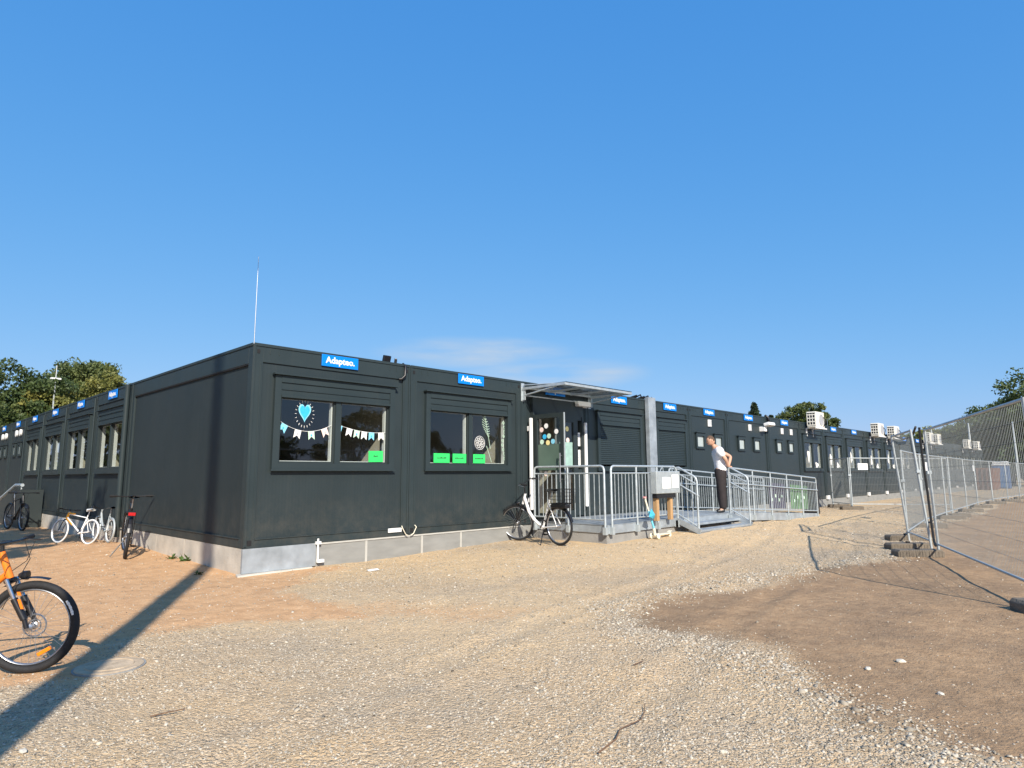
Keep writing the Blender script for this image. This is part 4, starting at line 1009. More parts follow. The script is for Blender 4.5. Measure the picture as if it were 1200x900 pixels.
# black tube added as the shadow side of the leaning panel's near post
b = MB(); b.tube([(9.16, -6.0, 2.12), (9.19, -6.0, 1.6), (9.17, -6.03, 1.0), (9.14, -6.05, .5), (9.05, -6.08, .2), (8.8, -6.15, .15)], .02, 6)
o = b.build('cable', M['cable'], None, smooth=True); tag(o, 'black tube added as shadow side of the near post of the leaning fence panel', 'cable')
b = MB(); b.tube([(9.14, -5.95, 2.13), (9.6, -5.78, 1.98), (10.2, -5.5, 1.97), (10.85, -5.22, 2.06)], .018, 6)
o = b.build('cable', M['cable'], None, smooth=True); tag(o, 'black cable draped over the top of the leaning fence panel', 'cable')

# things far behind the fence
t = empty('rusty_container', (54.2, -.62, gz(54, -1)), 0, label='rusty brown skip behind the fence at the far end of the building', cat='skip')
b = MB(); b.prism([(-.5, 0), (.5, 0), (.6, 1.55), (-.6, 1.55)], lambda y, z: (-1.5, y, z), lambda y, z: (1.5, y, z)); b.build('body', M['rust'], t, bevel=.03)
b = MB()
for k in range(4): b.box(-1.62, -1.5, -.48 + k * .28, -.43 + k * .28, .05, 1.5)
b.build('rib', M['rust'], t)
t = empty('portable_toilet', (58.3, -.95, gz(58, -1)), 0, label='blue cabin with a white roof behind the fence', cat='portable toilet')
b = MB(); b.box(-.55, .55, -.5, .5, 0, 1.75); b.build('cabin', M['toilet'], t, bevel=.04)
b = MB(); b.box(-.6, .6, -.55, .55, 1.76, 1.82); b.box(-.5, .5, -.45, .45, 1.82, 2.05); b.build('roof', M['white'], t, bevel=.06)
b = MB(); b.box(-.575, -.552, -.38, .38, .1, 1.65); b.build('door', pm('blue_door', (.05, .15, .36), .5), t)
for k, (x, y, h) in enumerate(((62, 1.4, 5.4), (60, -1.8, 5.2), (64, 4.5, 5.2))):
    t = empty('fence_post', (x, y, 0), label=['tall pale post behind the fence, above the rusty skip', 'tall pale post behind the fence, above the blue cabin', 'tall pale post behind the far end of the building'][k], cat='post', group='tall posts beyond the site')
    b = MB(); b.tube([(0, 0, 0), (0, 0, h)], [.09, .06], 8); b.build('shaft', M['galv_dull'], t); b = MB(); b.lathe([(.07, h), (.07, h + .05), (0, h + .09)], (0, 0, 0), (0, 0, 1), 10); b.build('cap', M['galv'], t)

# ------------------------------------------------------------------ bicycles
def bike(name, label, R=.33, L=1.05, s=1.0, kind='diamond', frame='white_paint', tyre='tyre', rim='alu', sus=False, fender=False, rack=False, basket=False,
         bars='flat', kick=False, redlight=False, headlight=False, wheel_w=.024, steer=0, reflector=False, group='bicycles parked in the yard', spokes=28, sadd='black', h_bar=1.0, frame2=None, cat='bicycle'):
    t = empty(name, label=label, cat=cat, group=group)
    F = M[frame]; K = M['black']; r = wheel_w
    hub = [Vector((0, 0, R)), Vector((L, 0, R))]
    bb = Vector((.41 * s, 0, R - .05 * s)); ht = Vector((L - .235 * s, 0, R + .52 * s)); hb = Vector((L - .175 * s, 0, R + .37 * s))
    ax = (ht - hb).normalized(); stp = Vector((.24 * s, 0, R + .42 * s)); sd = Vector((.19 * s, 0, R + .60 * s))
    rot = Matrix.Translation(hb) @ Matrix.Rotation(steer, 4, ax) @ Matrix.Translation(-hb)
    def wheel(c, front):
        b = MB()
        b.lathe([(.012, -.05 * s), (.028 * s, -.035 * s), (.018 * s, -.03 * s), (.018 * s, .03 * s), (.028 * s, .035 * s), (.012, .05 * s)], c, (0, 1, 0), 12)
        for k in range(spokes):
            a = 2 * PI * k / spokes; a2 = a + (.35 if k % 2 else -.35); y = .03 * s * (1 if k % 4 < 2 else -1)
            b.tube([c + Vector((math.cos(a2) * .027 * s, y, math.sin(a2) * .027 * s)), c + Vector((math.cos(a) * (R - r * 2), 0, math.sin(a) * (R - r * 2)))], .0013, 4, cap=False)
        w = b.build('wheel', M['alu'], t)
        b = MB(); b.torus(c, R - r, r, n=56, m=10); ty = b.build('tyre', M[tyre], w, smooth=True)
        b = MB(); b.torus(c, R - r * 2.0 - .006, .008, n=56, m=8, ry=.012 * s); ri = b.build('rim', M[rim], w, smooth=True)
        objs = [w, ty, ri]
        if reflector:
            b = MB(); a = -1.05; cc = c + Vector((math.cos(a) * R * .62, 0, math.sin(a) * R * .62)); b.obox(cc, (math.cos(a + 1.57), 0, math.sin(a + 1.57)), (0, 1, 0), (math.cos(a), 0, math.sin(a)), .045, .012, .013)
            x = b.build('reflector', M['amber'], w, bevel=.004); objs.append(x)
        if tyre == 'tyre' and reflector:
            b = MB()
            for k in range(7):
                a = .62 - k * .055; d = Vector((math.cos(a), 0, math.sin(a))); tt = Vector((-math.sin(a), 0, math.cos(a)))
                b.obox(c + d * (R - r) + Vector((0, -r - .0005, 0)), tt, (0, 1, 0), d, .0075, .0012, .009 if k % 2 else .007)
            x = b.build('tyre_lettering', M['white'], w); objs.append(x)
        if front: w.matrix_local = rot
    wheel(hub[0], False); wheel(hub[1], True)
    b = MB()
    if kind == 'diamond':
        b.tube([ht - ax * .02, stp + Vector((0, 0, -.02))], .017 * s, 10); b.tube([hb + ax * .02, bb], .024 * s, 10); b.tube([bb, stp + Vector((-.02 * s, 0, .05 * s))], .017 * s, 10)
    else:
        mid = hb.lerp(bb, .55) + Vector((0, 0, -.055 * s))
        b.tube([ht - ax * .05, hb.lerp(mid, .55), mid, bb + Vector((.07 * s, 0, .03 * s)), bb], [.027 * s, .03 * s, .029 * s, .026 * s, .024 * s], 12); b.tube([bb, stp + Vector((-.02 * s, 0, .03 * s))], .019 * s, 10)
    b.tube([hb - ax * .02, ht + ax * .02], .024 * s, 12)
    for sy in (-1, 1):
        y = .055 * s * sy
        b.tube([stp + Vector((0, y * .3, -.03)), hub[0] + Vector((0, y, 0))], .0095 * s, 8); b.tube([bb + Vector((0, y * .5, 0)), hub[0] + Vector((0, y, 0))], .011 * s, 8)
    b.lathe([(.03 * s, -.035), (.03 * s, .035)], bb, (0, 1, 0), 14)
    b.build('frame', F, t, smooth=True)
    # fork
    b = MB(); cr = hb - ax * .03
    b.tube([cr + Vector((0, -.055 * s, -.005)), cr + Vector((0, .055 * s, -.005))], .02 * s, 8)
    for sy in (-1, 1):
        y = .056 * s * sy
        if sus: b.tube([cr.lerp(hub[1], .38) + Vector((0, y, 0)), hub[1] + Vector((-.02, y, .06))], .023 * s, 10); b.tube([hub[1] + Vector((-.02, y, .06)), hub[1] + Vector((0, y, 0))], .016 * s, 8)
        else: b.tube([cr + Vector((0, y, 0)), hub[1] + Vector((0, y, 0))], .0125 * s, 8)
    fk = b.build('fork', K if (sus or frame2) else F, t, smooth=True); fk.matrix_local = rot
    if sus:
        for sy in (-1, 1): y = .056 * s * sy; b = MB(); b.tube([cr + Vector((0, y, .01)), cr.lerp(hub[1], .45) + Vector((0, y, 0))], .0155 * s, 10); b.build('stanchion', M['chrome'], fk, smooth=True)
        b = MB(); b.torus(hub[1] + Vector((0, .04, 0)), .075, .006, n=28, m=6); b.torus(hub[1] + Vector((0, .04, 0)), .04, .005, n=20, m=6); b.build('brake_disc', M['alu'], fk)
        b = MB(); b.obox(hub[1] + Vector((-.07, .05, .07)), (1, 0, 1), (0, 1, 0), (-1, 0, 1), .03, .018, .022); b.build('brake_caliper', K, fk, bevel=.005)
        b = MB(); b.obox(hub[1] + Vector((-.035, -.083, .17)), ax, (0, 1, 0), (1, 0, 0), .035, .003, .009); b.obox(hub[1] + Vector((-.05, -.083, .24)), ax, (0, 1, 0), (1, 0, 0), .013, .003, .010); b.build('fork_sticker', M['orange'], fk)
    # handlebar
    hz_ = Vector((ht.x - .01 * s, 0, max(ht.z + .04 * s, h_bar * s if bars != 'flat' else ht.z + .09 * s)))
    b = MB(); b.tube([ht, hz_], .014 * s, 8)
    if bars == 'flat':
        fw = Vector((.06 * s, 0, .0)); b.tube([hz_, hz_ + fw], .016 * s, 8)
        c0 = hz_ + fw; W_ = .33 * s; b.tube([c0 + Vector((-.03, -W_, .012)), c0 + Vector((0, -.1 * s, 0)), c0 + Vector((0, .1 * s, 0)), c0 + Vector((-.03, W_, .012))], .011 * s, 8)
        g0, g1 = (-.03, W_, .012), (-.02, W_ - .12 * s, .008)
    else:
        c0 = hz_; W_ = .29 * s; b.tube([c0 + Vector((-.17 * s, -W_, .03)), c0 + Vector((-.03 * s, -W_ * .9, .05)), c0 + Vector((.02, -.06 * s, .0)), c0 + Vector((.02, .06 * s, 0)), c0 + Vector((-.03 * s, W_ * .9, .05)), c0 + Vector((-.17 * s, W_, .03))], .011 * s, 8)
        g0, g1 = (-.18 * s, W_, .03), (-.06 * s, W_ * .93, .045)
    hbv = b.build('handlebar', K, t, smooth=True); hbv.matrix_local = rot
    for sy in (-1, 1):
        b = MB(); b.tube([c0 + Vector((g0[0], sy * g0[1], g0[2])), c0 + Vector((g1[0], sy * g1[1], g1[2]))], .0165 * s, 10); b.build('grip', M['gasket'], hbv, smooth=True)
        b = MB(); b.tube([c0 + Vector((g1[0] + .01, sy * g1[1], g1[2])), c0 + Vector((g1[0] + .06, sy * (g1[1] + .01), g1[2] - .01)), c0 + Vector((g0[0] + .06, sy * g0[1], g0[2] - .03))], .005 * s, 6); b.build('brake_lever', M['alu'] if bars != 'flat' else K, hbv, smooth=True)
    b = MB(); b.tube([c0 + Vector((.02, -.08, 0)), c0 + Vector((.12 * s, -.05, .02)), c0 + Vector((.15 * s, -.02, -.12 * s)), cr + Vector((.06, -.05, -.02)), cr + Vector((.0, -.075, -.2 * s))], .0028, 5)
    b.tube([c0 + Vector((.02, .08, 0)), c0 + Vector((.13 * s, .06, -.0)), c0 + Vector((.10 * s, .03, -.14 * s)), hb + Vector((-.04, .03, 0))], .0028, 5); b.build('brake_cable', M['cable'], hbv, smooth=True)
    # saddle
    b = MB(); b.tube([stp + Vector((-.02 * s, 0, .02)), sd + Vector((0, 0, -.01))], .0135 * s, 8); b.build('seat_post', M['alu'], t)
    b = MB(); P_ = []
    for k in range(9): q = k / 8; x = sd.x - .13 * s + .27 * s * q; w = (.075 * (1 - q) ** .7 + .016) * s; P_.append((x, w))
    for k in range(8):
        (xa1, wa), (xb1, wb) = P_[k], P_[k + 1]; zt = sd.z + .025 + .012 * (1 - k / 8); zu = sd.z + .025 + .012 * (1 - (k + 1) / 8)
        b.add([(xa1, -wa, zt - .02), (xa1, 0, zt + .005), (xa1, wa, zt - .02), (xb1, -wb, zu - .02), (xb1, 0, zu + .005), (xb1, wb, zu - .02), (xa1, 0, zt - .045), (xb1, 0, zu - .045)], [(0, 1, 4, 3), (1, 2, 5, 4), (0, 3, 7, 6), (2, 6, 7, 5)])
    b.build('saddle', M[sadd], t, smooth=True)
    # cranks
    b = MB(); b.torus(bb + Vector((0, -.05 * s, 0)), .085 * s, .005, n=24, m=6, ry=.003); b.lathe([(.08 * s, -.002), (.08 * s, .002)], bb + Vector((0, -.048 * s, 0)), (0, 1, 0), 20)
    cd = Vector((.55, 0, -.83)) * .165 * s
    b.tube([bb + Vector((0, -.065 * s, 0)), bb + Vector((0, -.075 * s, 0)) + cd], .011 * s, 8); b.tube([bb + Vector((0, .065 * s, 0)), bb + Vector((0, .075 * s, 0)) - cd], .011 * s, 8)
    ck = b.build('crankset', K, t, smooth=True)
    for sg, y in ((1, -.12), (-1, .12)): b = MB(); b.obox(bb + Vector((0, y * s, 0)) + cd * sg, (1, 0, 0), (0, 1, 0), (0, 0, 1), .045 * s, .04 * s, .011 * s); b.build('pedal', M['gasket'], ck, bevel=.004)
    b = MB(); b.tube([bb + Vector((0, -.05 * s, .08 * s)), hub[0] + Vector((0, -.05 * s, .035 * s))], .004, 5); b.tube([bb + Vector((0, -.05 * s, -.08 * s)), hub[0] + Vector((0, -.05 * s, -.035 * s))], .004, 5); b.build('chain', M['alu'], ck)
    def arc(c, rr, a0, a1, w=.026, n=14, up=0):
        b = MB()
        for k in range(n):
            A, B = a0 + (a1 - a0) * k / n, a0 + (a1 - a0) * (k + 1) / n
            v = []
            for a in (A, B):
                for y, dr in ((-w, -.008), (0, 0), (w, -.008)): v.append(c + Vector((math.cos(a) * (rr + dr), y, math.sin(a) * (rr + dr))))
            b.add(v, [(0, 1, 4, 3), (1, 2, 5, 4)])
        return b
    if fender:
        arc(hub[0], R + .018, .15, 2.9).build('fender', K, t, smooth=True, fix=False)
        x = arc(hub[1], R + .018, .75, 2.7).build('fender', K, t, smooth=True, fix=False); x.matrix_local = rot
    elif reflector:
        x = arc(hub[1], R + .03, 1.25, 2.2, w=.032).build('fender', K, t, smooth=True, fix=False); x.matrix_local = rot
    if rack:
        b = MB(); z = R * 2 + .05
        for y in (-.06, .06): b.tube([(.17 * s, y, z), (-.25, y, z)], .006, 6); b.tube([(-.12, y, z), (0, y, R + .02)], .005, 6)
        for x in (-.2, -.08, .05): b.tube([(x, -.06, z), (x, .06, z)], .005, 6)
        rk = b.build('rack', K, t)
        if redlight: b = MB(); b.box(-.29, -.26, -.05, .05, z - .05, z + .0); b.build('rear_light', M['red'], rk, bevel=.006)
        if rack == 'battery': b = MB(); b.box(-.24, .14, -.065, .065, z - .075, z - .008); b.build('battery', K, rk, bevel=.015)
    if basket:
        z = R * 2 + .06; b = MB(); x0, x1, y0, y1, h = -.28, .10, -.15, .15, .24; e = .02
        for k in range(5):
            zz = z + h * k / 4; q = e * (1 - k / 4); b.tube([(x0 + q, y0 + q, zz), (x1 - q, y0 + q, zz), (x1 - q, y1 - q, zz), (x0 + q, y1 - q, zz)], .0025 if k < 4 else .004, 5, closed=True)
        for k in range(13):
            x = x0 + (x1 - x0) * k / 12
            for y in (y0, y1): b.tube([(x, y * .88, z), (x, y, z + h)], .002, 4)
        for k in range(9):
            y = y0 + (y1 - y0) * k / 8
            for x in (x0, x1): b.tube([(x * .95, y, z), (x, y, z + h)], .002, 4)
            b.tube([(x0 + e, y * .9, z), (x1 - e, y * .9, z)], .002, 4)
        b.build('basket', K, t)
    if headlight: b = MB(); b.lathe([(.012, 0), (.03, .03), (.032, .06), (0, .062)], hb + Vector((.06, 0, .0)), (1, 0, 0), 14); x = b.build('headlight', K, t, smooth=True); x.matrix_local = rot
    if kick: b = MB(); k0 = bb + Vector((-.05, .04, -.03)); b.tube([k0, Vector((bb.x - .14, .20 * s, .0 + .05 * math.sin(.1)))], .009, 8); b.build('kickstand', K, t)
    return t
def place(t, x, y, heading, lean=0.0, dz=0.0):
    """x, y = rear wheel contact; heading = world angle of the forward direction; lean tips the top to the rider's left"""
    t.matrix_world = Matrix.Translation((x, y, gz(x, y) + dz)) @ Matrix.Rotation(heading, 4, 'Z') @ Matrix.Rotation(-lean, 4, 'X')

h0 = math.atan2(-.717, .697)
b0 = bike('mountain_bike', 'orange mountain bike with black suspension fork cut by the left edge', R=.312, L=1.06, s=.95, kind='diamond', frame='orange', sus=True, bars='flat', reflector=True, headlight=True, wheel_w=.027, spokes=32, steer=.10)
hd = h0 + .05
place(b0, -2.775 - 1.06 * math.cos(hd), -3.02 - 1.06 * math.sin(hd), hd, lean=-.05)
b1 = bike('city_bike', 'white step-through bicycle with a wire basket leaning at the entrance platform', R=.335, L=1.12, kind='step', frame='white_paint', frame2=1, fender=True, rack='battery', basket=True, bars='swept', h_bar=1.06, wheel_w=.019, headlight=True, steer=.5, kick=True, rim='alu')
place(b1, 4.97, -1.32, math.atan2(1.13, .12), lean=.02)
b2 = bike('black_bike', 'black bicycle with red rear light on its stand, seen from behind', R=.34, L=1.08, kind='diamond', frame='black', fender=True, rack=True, redlight=True, bars='flat', wheel_w=.025, kick=True, steer=.15)
place(b2, -.60, 2.95, math.radians(76), lean=-.07)
b3 = bike('childs_bike', 'small child bicycle with yellow and white frame and white tyres', R=.235, L=.84, s=.66, kind='diamond', frame='white_paint', frame2=1, tyre='white', rim='alu', bars='flat', wheel_w=.015, h_bar=.8, sadd='white', spokes=20)
b = MB(); H1, H2, H3 = Vector((.685, 0, .578)), Vector((.7245, 0, .479)), Vector((.27, 0, .202)); b.tube([H1, H2], .024, 10); b.tube([H2, H2.lerp(H3, .45)], .022, 10); b.tube([H1, H1.lerp(Vector((.16, 0, .51)), .3)], .02, 10)
b.build('head_cover', M['yellow'], b3, smooth=True)
place(b3, -.47, 5.80, math.atan2(.84, -.36), lean=-.14)
b4 = bike('childs_bike', 'small grey bicycle between the yellow child bicycle and the wall', R=.24, L=.84, s=.68, kind='step', frame='galv_dull', frame2=1, tyre='galv_dull', rim='white', bars='swept', wheel_w=.019, h_bar=.8, spokes=20)
place(b4, -.17, 5.62, math.radians(92), lean=-.08)
b5 = bike('black_bike', 'dark bicycle in the shade beside the stairs on the left edge', R=.33, L=1.05, kind='diamond', frame='black', fender=True, bars='flat', wheel_w=.024)
place(b5, -.72, 13.1, math.radians(-82), lean=.04)
b5.location = (-.75, 12.55, gz(-.75, 12.5)); 
# jacket hung on the child bicycle
# ---- scooter
sx = empty('kick_scooter', (6.92, -2.02, gz(6.92, -2.02)), 0, label='small cream and light blue child scooter leaning at the railing', cat='scooter')
b = MB(); b.box(.08, .50, -.05, .05, .065, .085); b.tube([(.0, 0, .075), (.10, 0, .075)], .022, 8); b.build('deck', M['creamp'], sx, bevel=.008)
for x, y, r in ((0, -.075, .055), (0, .075, .055), (.53, 0, .05)):
    b = MB(); b.torus((x, y, r), r - .014, .014, n=24, m=8); b.lathe([(r - .016, -.008), (r - .016, .008)], (x, y, r), (0, 1, 0), 16); b.build('wheel', M['creamp'], sx, smooth=True)
b = MB(); b.tube([(0, -.075, .055), (0, .075, .055)], .012, 8); b.tube([(0, 0, .07), (-.03, 0, .20)], .028, 10); b.build('truck', M['creamp'], sx, smooth=True)
b = MB(); b.tube([(-.03, 0, .20), (-.11, .05, .52)], .02, 10); b.build('stem', M['skyblue'], sx, smooth=True)
b = MB(); b.tube([(-.11, .05, .52), (-.165, .09, .76)], .017, 10); b.tube([(-.25, .02, .775), (-.165, .09, .765), (-.07, .17, .765)], .013, 8); b.build('handlebar', M['creamp'], sx, smooth=True)
b = MB(); b.tube([(-.11, .14, .766), (-.05, .19, .765)], .02, 10); b.build('grip', M['pinkp'], sx); b = MB(); b.tube([(-.25, .02, .775), (-.20, .06, .77)], .02, 10); b.build('grip', M['pinkp'], sx)
b = MB(); b.add([(-.10, .0, .58), (-.28, -.05, .42), (-.15, -.06, .38), (-.02, -.01, .36), (-.05, .06, .50), (-.12, -.10, .46)], [(0, 1, 5), (1, 2, 5), (2, 3, 5), (3, 4, 5), (4, 0, 5), (0, 4, 3, 2, 1)]); b.build('front_bag', M['turq'], sx, bevel=.012)
b = MB(); b.add([(.47, -.035, .09), (.47, .035, .09), (.56, -.035, .125), (.56, .035, .125), (.56, -.035, .119), (.56, .035, .119), (.47, -.035, .084), (.47, .035, .084)], [(0, 1, 3, 2), (4, 5, 7, 6), (2, 3, 5, 4), (0, 2, 4, 6), (1, 7, 5, 3)]); b.build('rear_brake', M['creamp'], sx)

# ------------------------------------------------------------------ the man on the platform
def skinned(name, joints, edges, mat, parent, root=0, sub=2):
    me = bpy.data.meshes.new(name); me.from_pydata([j[:3] for j in joints], edges, [])
    o = link(name, me, mat, parent)
    sk = o.modifiers.new('skin', 'SKIN'); sk.use_smooth_shade = True
    for i, j in enumerate(joints):
        d = me.skin_vertices[0].data[i]; d.radius = (j[3], j[4] if len(j) > 4 else j[3]); d.use_root = (i == root)
    s = o.modifiers.new('sub', 'SUBSURF'); s.levels = sub; s.render_levels = sub
    return o
# local frame of the figure: x = screen-left facing direction, y = depth, z up
G = Vector((10.36 + .105, -1.52 - .107, FZ))
man = empty('person', G, label='man in white T-shirt and dark trousers leaning back on the ramp railing', cat='person')
Rv = Vector((.697, -.717, 0)); Fv = Vector((.717, .697, 0))
def J(r, f, z, a, b=None):
    v = Rv * r + Fv * f; return (v.x, v.y, z, a, b or a)
bj = [J(.01, 0, .92, .14, .11), J(0, 0, 1.10, .13, .10), J(-.03, 0, 1.30, .15, .11), J(-.06, 0, 1.45, .11, .09), J(-.11, 0, 1.53, .058), J(-.15, 0, 1.58, .052),
      J(-.02, -.09, .86, .105), J(-.01, -.10, .48, .070), J(.0, -.11, .10, .046), J(-.10, -.13, .04, .035),
      J(.04, .09, .86, .105), J(.03, .10, .48, .070), J(.06, .10, .10, .046), J(-.04, .12, .04, .035),
      J(-.05, -.18, 1.42, .060), J(.06, -.25, 1.22, .047), J(.13, -.15, 1.08, .033), J(.16, -.12, 1.05, .036),
      J(.04, .17, 1.43, .060), J(.32, .16, 1.29, .047), J(.22, .02, 1.10, .033), J(.20, -.02, 1.06, .036)]
be = [(0, 1), (1, 2), (2, 3), (3, 4), (4, 5), (0, 6), (6, 7), (7, 8), (8, 9), (0, 10), (10, 11), (11, 12), (12, 13), (3, 14), (14, 15), (15, 16), (16, 17), (3, 18), (18, 19), (19, 20), (20, 21)]
body = skinned('body', bj, be, M['skin'], man)
# head: one shaped surface
def head(parent, c, face):
    bm = bmesh.new(); bmesh.ops.create_uvsphere(bm, u_segments=24, v_segments=16, radius=1)
    fx = face.normalized(); fy = Vector((0, 0, 1)).cross(fx).normalized(); fz = fx.cross(fy)
    for v in bm.verts:
        x, y, z = v.co
        w = .078 * (1 - .18 * max(0, -z)); d = .098; hgt = .118
        px = x * d; py = y * w; pz = z * hgt
        if x > .6 and -.35 < z < .15 and abs(y) < .25: px += .022 * (1 - abs(y) / .25)      # nose
        if x > .4 and z < -.55: px += .012                                                # chin
        if x > .5 and .1 < z < .3: px += .006
        if x > .6 and .02 < z < .2 and .2 < abs(y) < .5: px -= .008                      # eye sockets
        v.co = c + fx * px + fy * py + fz * pz
    me = bpy.data.meshes.new('head'); bm.to_mesh(me); bm.free(); me.polygons.foreach_set('use_smooth', [True] * len(me.polygons))
    h = link('head', me, M['skin'], parent)
    for s in (-1, 1): b = MB(); b.obox(c + fy * .076 * s - fx * .008 + fz * -.005, fx, fy, fz, .016, .008, .030); b.build('ear', M['skin'], h, smooth=True, bevel=.006)
    b = MB()
    for s in (-1, 1): b.obox(c + fx * .086 + fy * .032 * s + fz * .018, fx, fy, fz, .004, .014, .006)
    b.build('eye', M['ink'], h)
    b = MB(); b.obox(c + fx * .090 + fz * -.055, fx, fy, fz, .004, .024, .004); b.build('mouth', M['pinkp'], h)
    bm = bmesh.new(); bmesh.ops.create_uvsphere(bm, u_segments=24, v_segments=16, radius=1)
    kill = [v for v in bm.verts if (v.co.z < .35 and v.co.x > .05) or v.co.z < -.25 or (v.co.x > .55 and v.co.z < .62)]
    for v in bm.verts: x, y, z = v.co; v.co = c + fx * x * .103 + fy * y * .083 + fz * z * .124
    bmesh.ops.delete(bm, geom=kill, context='VERTS')
    me = bpy.data.meshes.new('hair'); bm.to_mesh(me); bm.free(); hh = link('hair', me, M['hair'], h)
    so = hh.modifiers.new('t', 'SOLIDIFY'); so.thickness = .01
face = (Rv * -1 + Vector((0, 0, -.35)) + Fv * -.12)
hv = Rv * -.19 + Fv * -.0; head(man, Vector((hv.x, hv.y, 1.665)), face)
# clothes
sj = [J(.03, 0, .74, .185, .15), J(.02, 0, .96, .18, .145), J(0, 0, 1.12, .17, .135), J(-.03, 0, 1.30, .185, .14), J(-.06, 0, 1.44, .13, .11), J(-.095, 0, 1.50, .066), J(-.05, -.18, 1.42, .088), J(.02, -.235, 1.27, .080), J(.04, .17, 1.43, .088), J(.17, .20, 1.35, .078)]
skinned('shirt', sj, [(0, 1), (1, 2), (2, 3), (3, 4), (4, 5), (4, 6), (6, 7), (4, 8), (8, 9)], M['shirt'], man)
tj = [J(.0, 0, 1.14, .12, .10), J(.01, 0, 1.04, .15, .12), J(.01, 0, .92, .165, .13), J(-.02, -.09, .82, .13), J(-.01, -.10, .48, .105), J(.0, -.11, .06, .088), J(.04, .09, .82, .13), J(.03, .10, .48, .105), J(.06, .10, .06, .088)]
skinned('trousers', tj, [(0, 1), (1, 2), (2, 3), (3, 4), (4, 5), (2, 6), (6, 7), (7, 8)], M['trouser'], man)
for (r_, f_) in ((.0, -.11), (.06, .10)):
    sh = [J(r_ + .03, f_, .055, .045), J(r_ - .06, f_ - .01, .045, .045, .04), J(r_ - .17, f_ - .02, .035, .038, .03)]
    skinned('shoe', sh, [(0, 1), (1, 2)], M['black'], man)
# hands: palm and five fingers curled over the rail
def hand(c, dirv, side, parent):
    dirv = dirv.normalized(); n = Vector((0, 0, 1)); s_ = dirv.cross(n).normalized() * side
    for k in range(4):
        o0 = c + s_ * (.027 - .018 * k) ; L_ = [.036, .042, .040, .032][k]
        p = [o0 + dirv * .02, o0 + dirv * (.02 + L_), o0 + dirv * (.035 + L_) + n * -.028, o0 + dirv * (.022 + L_) + n * -.050]
        skinned('finger', [(v.x, v.y, v.z, .0095 - .001 * i) for i, v in enumerate(p)], [(0, 1), (1, 2), (2, 3)], M['skin'], parent, sub=1)
    p = [c + s_ * .03 - dirv * .01, c + s_ * .052 + dirv * .015 + n * -.012, c + s_ * .055 + dirv * .045 + n * -.03]
    skinned('thumb', [(v.x, v.y, v.z, .011 - .001 * i) for i, v in enumerate(p)], [(0, 1), (1, 2)], M['skin'], parent, sub=1)
v1 = Rv * .16 + Fv * -.12; v2 = Rv * .20 + Fv * -.02
hand(Vector((v1.x, v1.y, 1.052)), Rv * 1 + Fv * .1, 1, body); hand(Vector((v2.x, v2.y, 1.062)), Rv * .8 + Fv * -.6, -1, body)

# ------------------------------------------------------------------ small things on the ground
mh = empty('manhole_cover', (-2.345, -3.28, gz(-2.345, -3.28) - .004), 0, label='round rusty manhole cover flush with the gravel near the orange bike', cat='manhole cover')
b = MB(); b.lathe([(.215, -.03), (.215, .014), (.205, .018), (.0, .018)], (0, 0, 0), (0, 0, 1), 40); b.build('lid', M['iron'], mh)
b = MB(); b.lathe([(.228, -.03), (.228, .010), (.216, .010), (.216, -.03)], (0, 0, 0), (0, 0, 1), 40); b.build('ring', M['concrete'], mh)
b = MB(); b.torus((0, 0, .0175), .15, .006, axis=(0, 0, 1), n=40, m=6)
b.build('relief', M['iron'], mh)
o = MB(); o.add([(-.09, -.04, 0), (.08, -.05, .004), (.10, .03, .012), (-.06, .05, .006), (-.09, -.04, .004), (.08, -.05, .008), (.10, .03, .016), (-.06, .05, .010)], [(0, 3, 2, 1), (4, 5, 6, 7), (0, 1, 5, 4), (1, 2, 6, 5), (2, 3, 7, 6), (3, 0, 4, 7)])
o = o.build('paper_scrap', M['paper'], None); o.location = (1.45, -.88, gz(1.45, -.88) + .006); tag(o, 'scrap of white paper lying on the gravel below the first window', 'paper scrap')
def rock(x, y, s, label):
    bm = bmesh.new(); bmesh.ops.create_icosphere(bm, subdivisions=2, radius=1)
    for v in bm.verts: k = 1 + .35 * noise.noise(v.co * 1.7 + Vector((x, y, 0))) ; v.co = Vector((v.co.x * 1.25, v.co.y * .85, v.co.z * .6)) * k * s
    me = bpy.data.meshes.new('stone'); bm.to_mesh(me); bm.free(); o = link('stone', me, M['stone']); o.location = (x, y, gz(x, y) + s * .35); o.rotation_euler = (0, 0, random.random() * 6); tag(o, label, 'stone', 'single pale stones on the ground')
rock(1.27, -7.20, .022, 'pale stone on the brown dirt, left of the pair'); rock(1.62, -7.32, .026, 'largest white stone on the brown dirt, right of the pair'); rock(1.0, -7.68, .019, 'pale stone on the lower edge of the brown dirt'); rock(-3.05, -4.62, .02, 'brown stone in the lower left corner by the pole shadow')
def twig(pts, label, r=.004):
    b = MB(); b.tube([(x, y, gz(x, y) + .012 + .01 * (k % 2)) for k, (x, y) in enumerate(pts)], [r * (1 - .12 * k) for k in range(len(pts))], 5)
    o = b.build('twig', M['twig'], None, smooth=True); tag(o, label, 'twig', 'dry twigs on the gravel')
twig([(-1.15, -6.70), (-.98, -6.68), (-.83, -6.60), (-.66, -6.62), (-.52, -6.55), (-.44, -6.50)], 'long crooked dry root on the gravel at the bottom centre', .0045)
twig([(-2.46, -4.55), (-2.36, -4.58), (-2.28, -4.56)], 'short dark twig in the lower left gravel')
twig([(.2, -6.0), (.26, -6.02), (.32, -6.0)], 'tiny dark twig in the middle of the gravel')
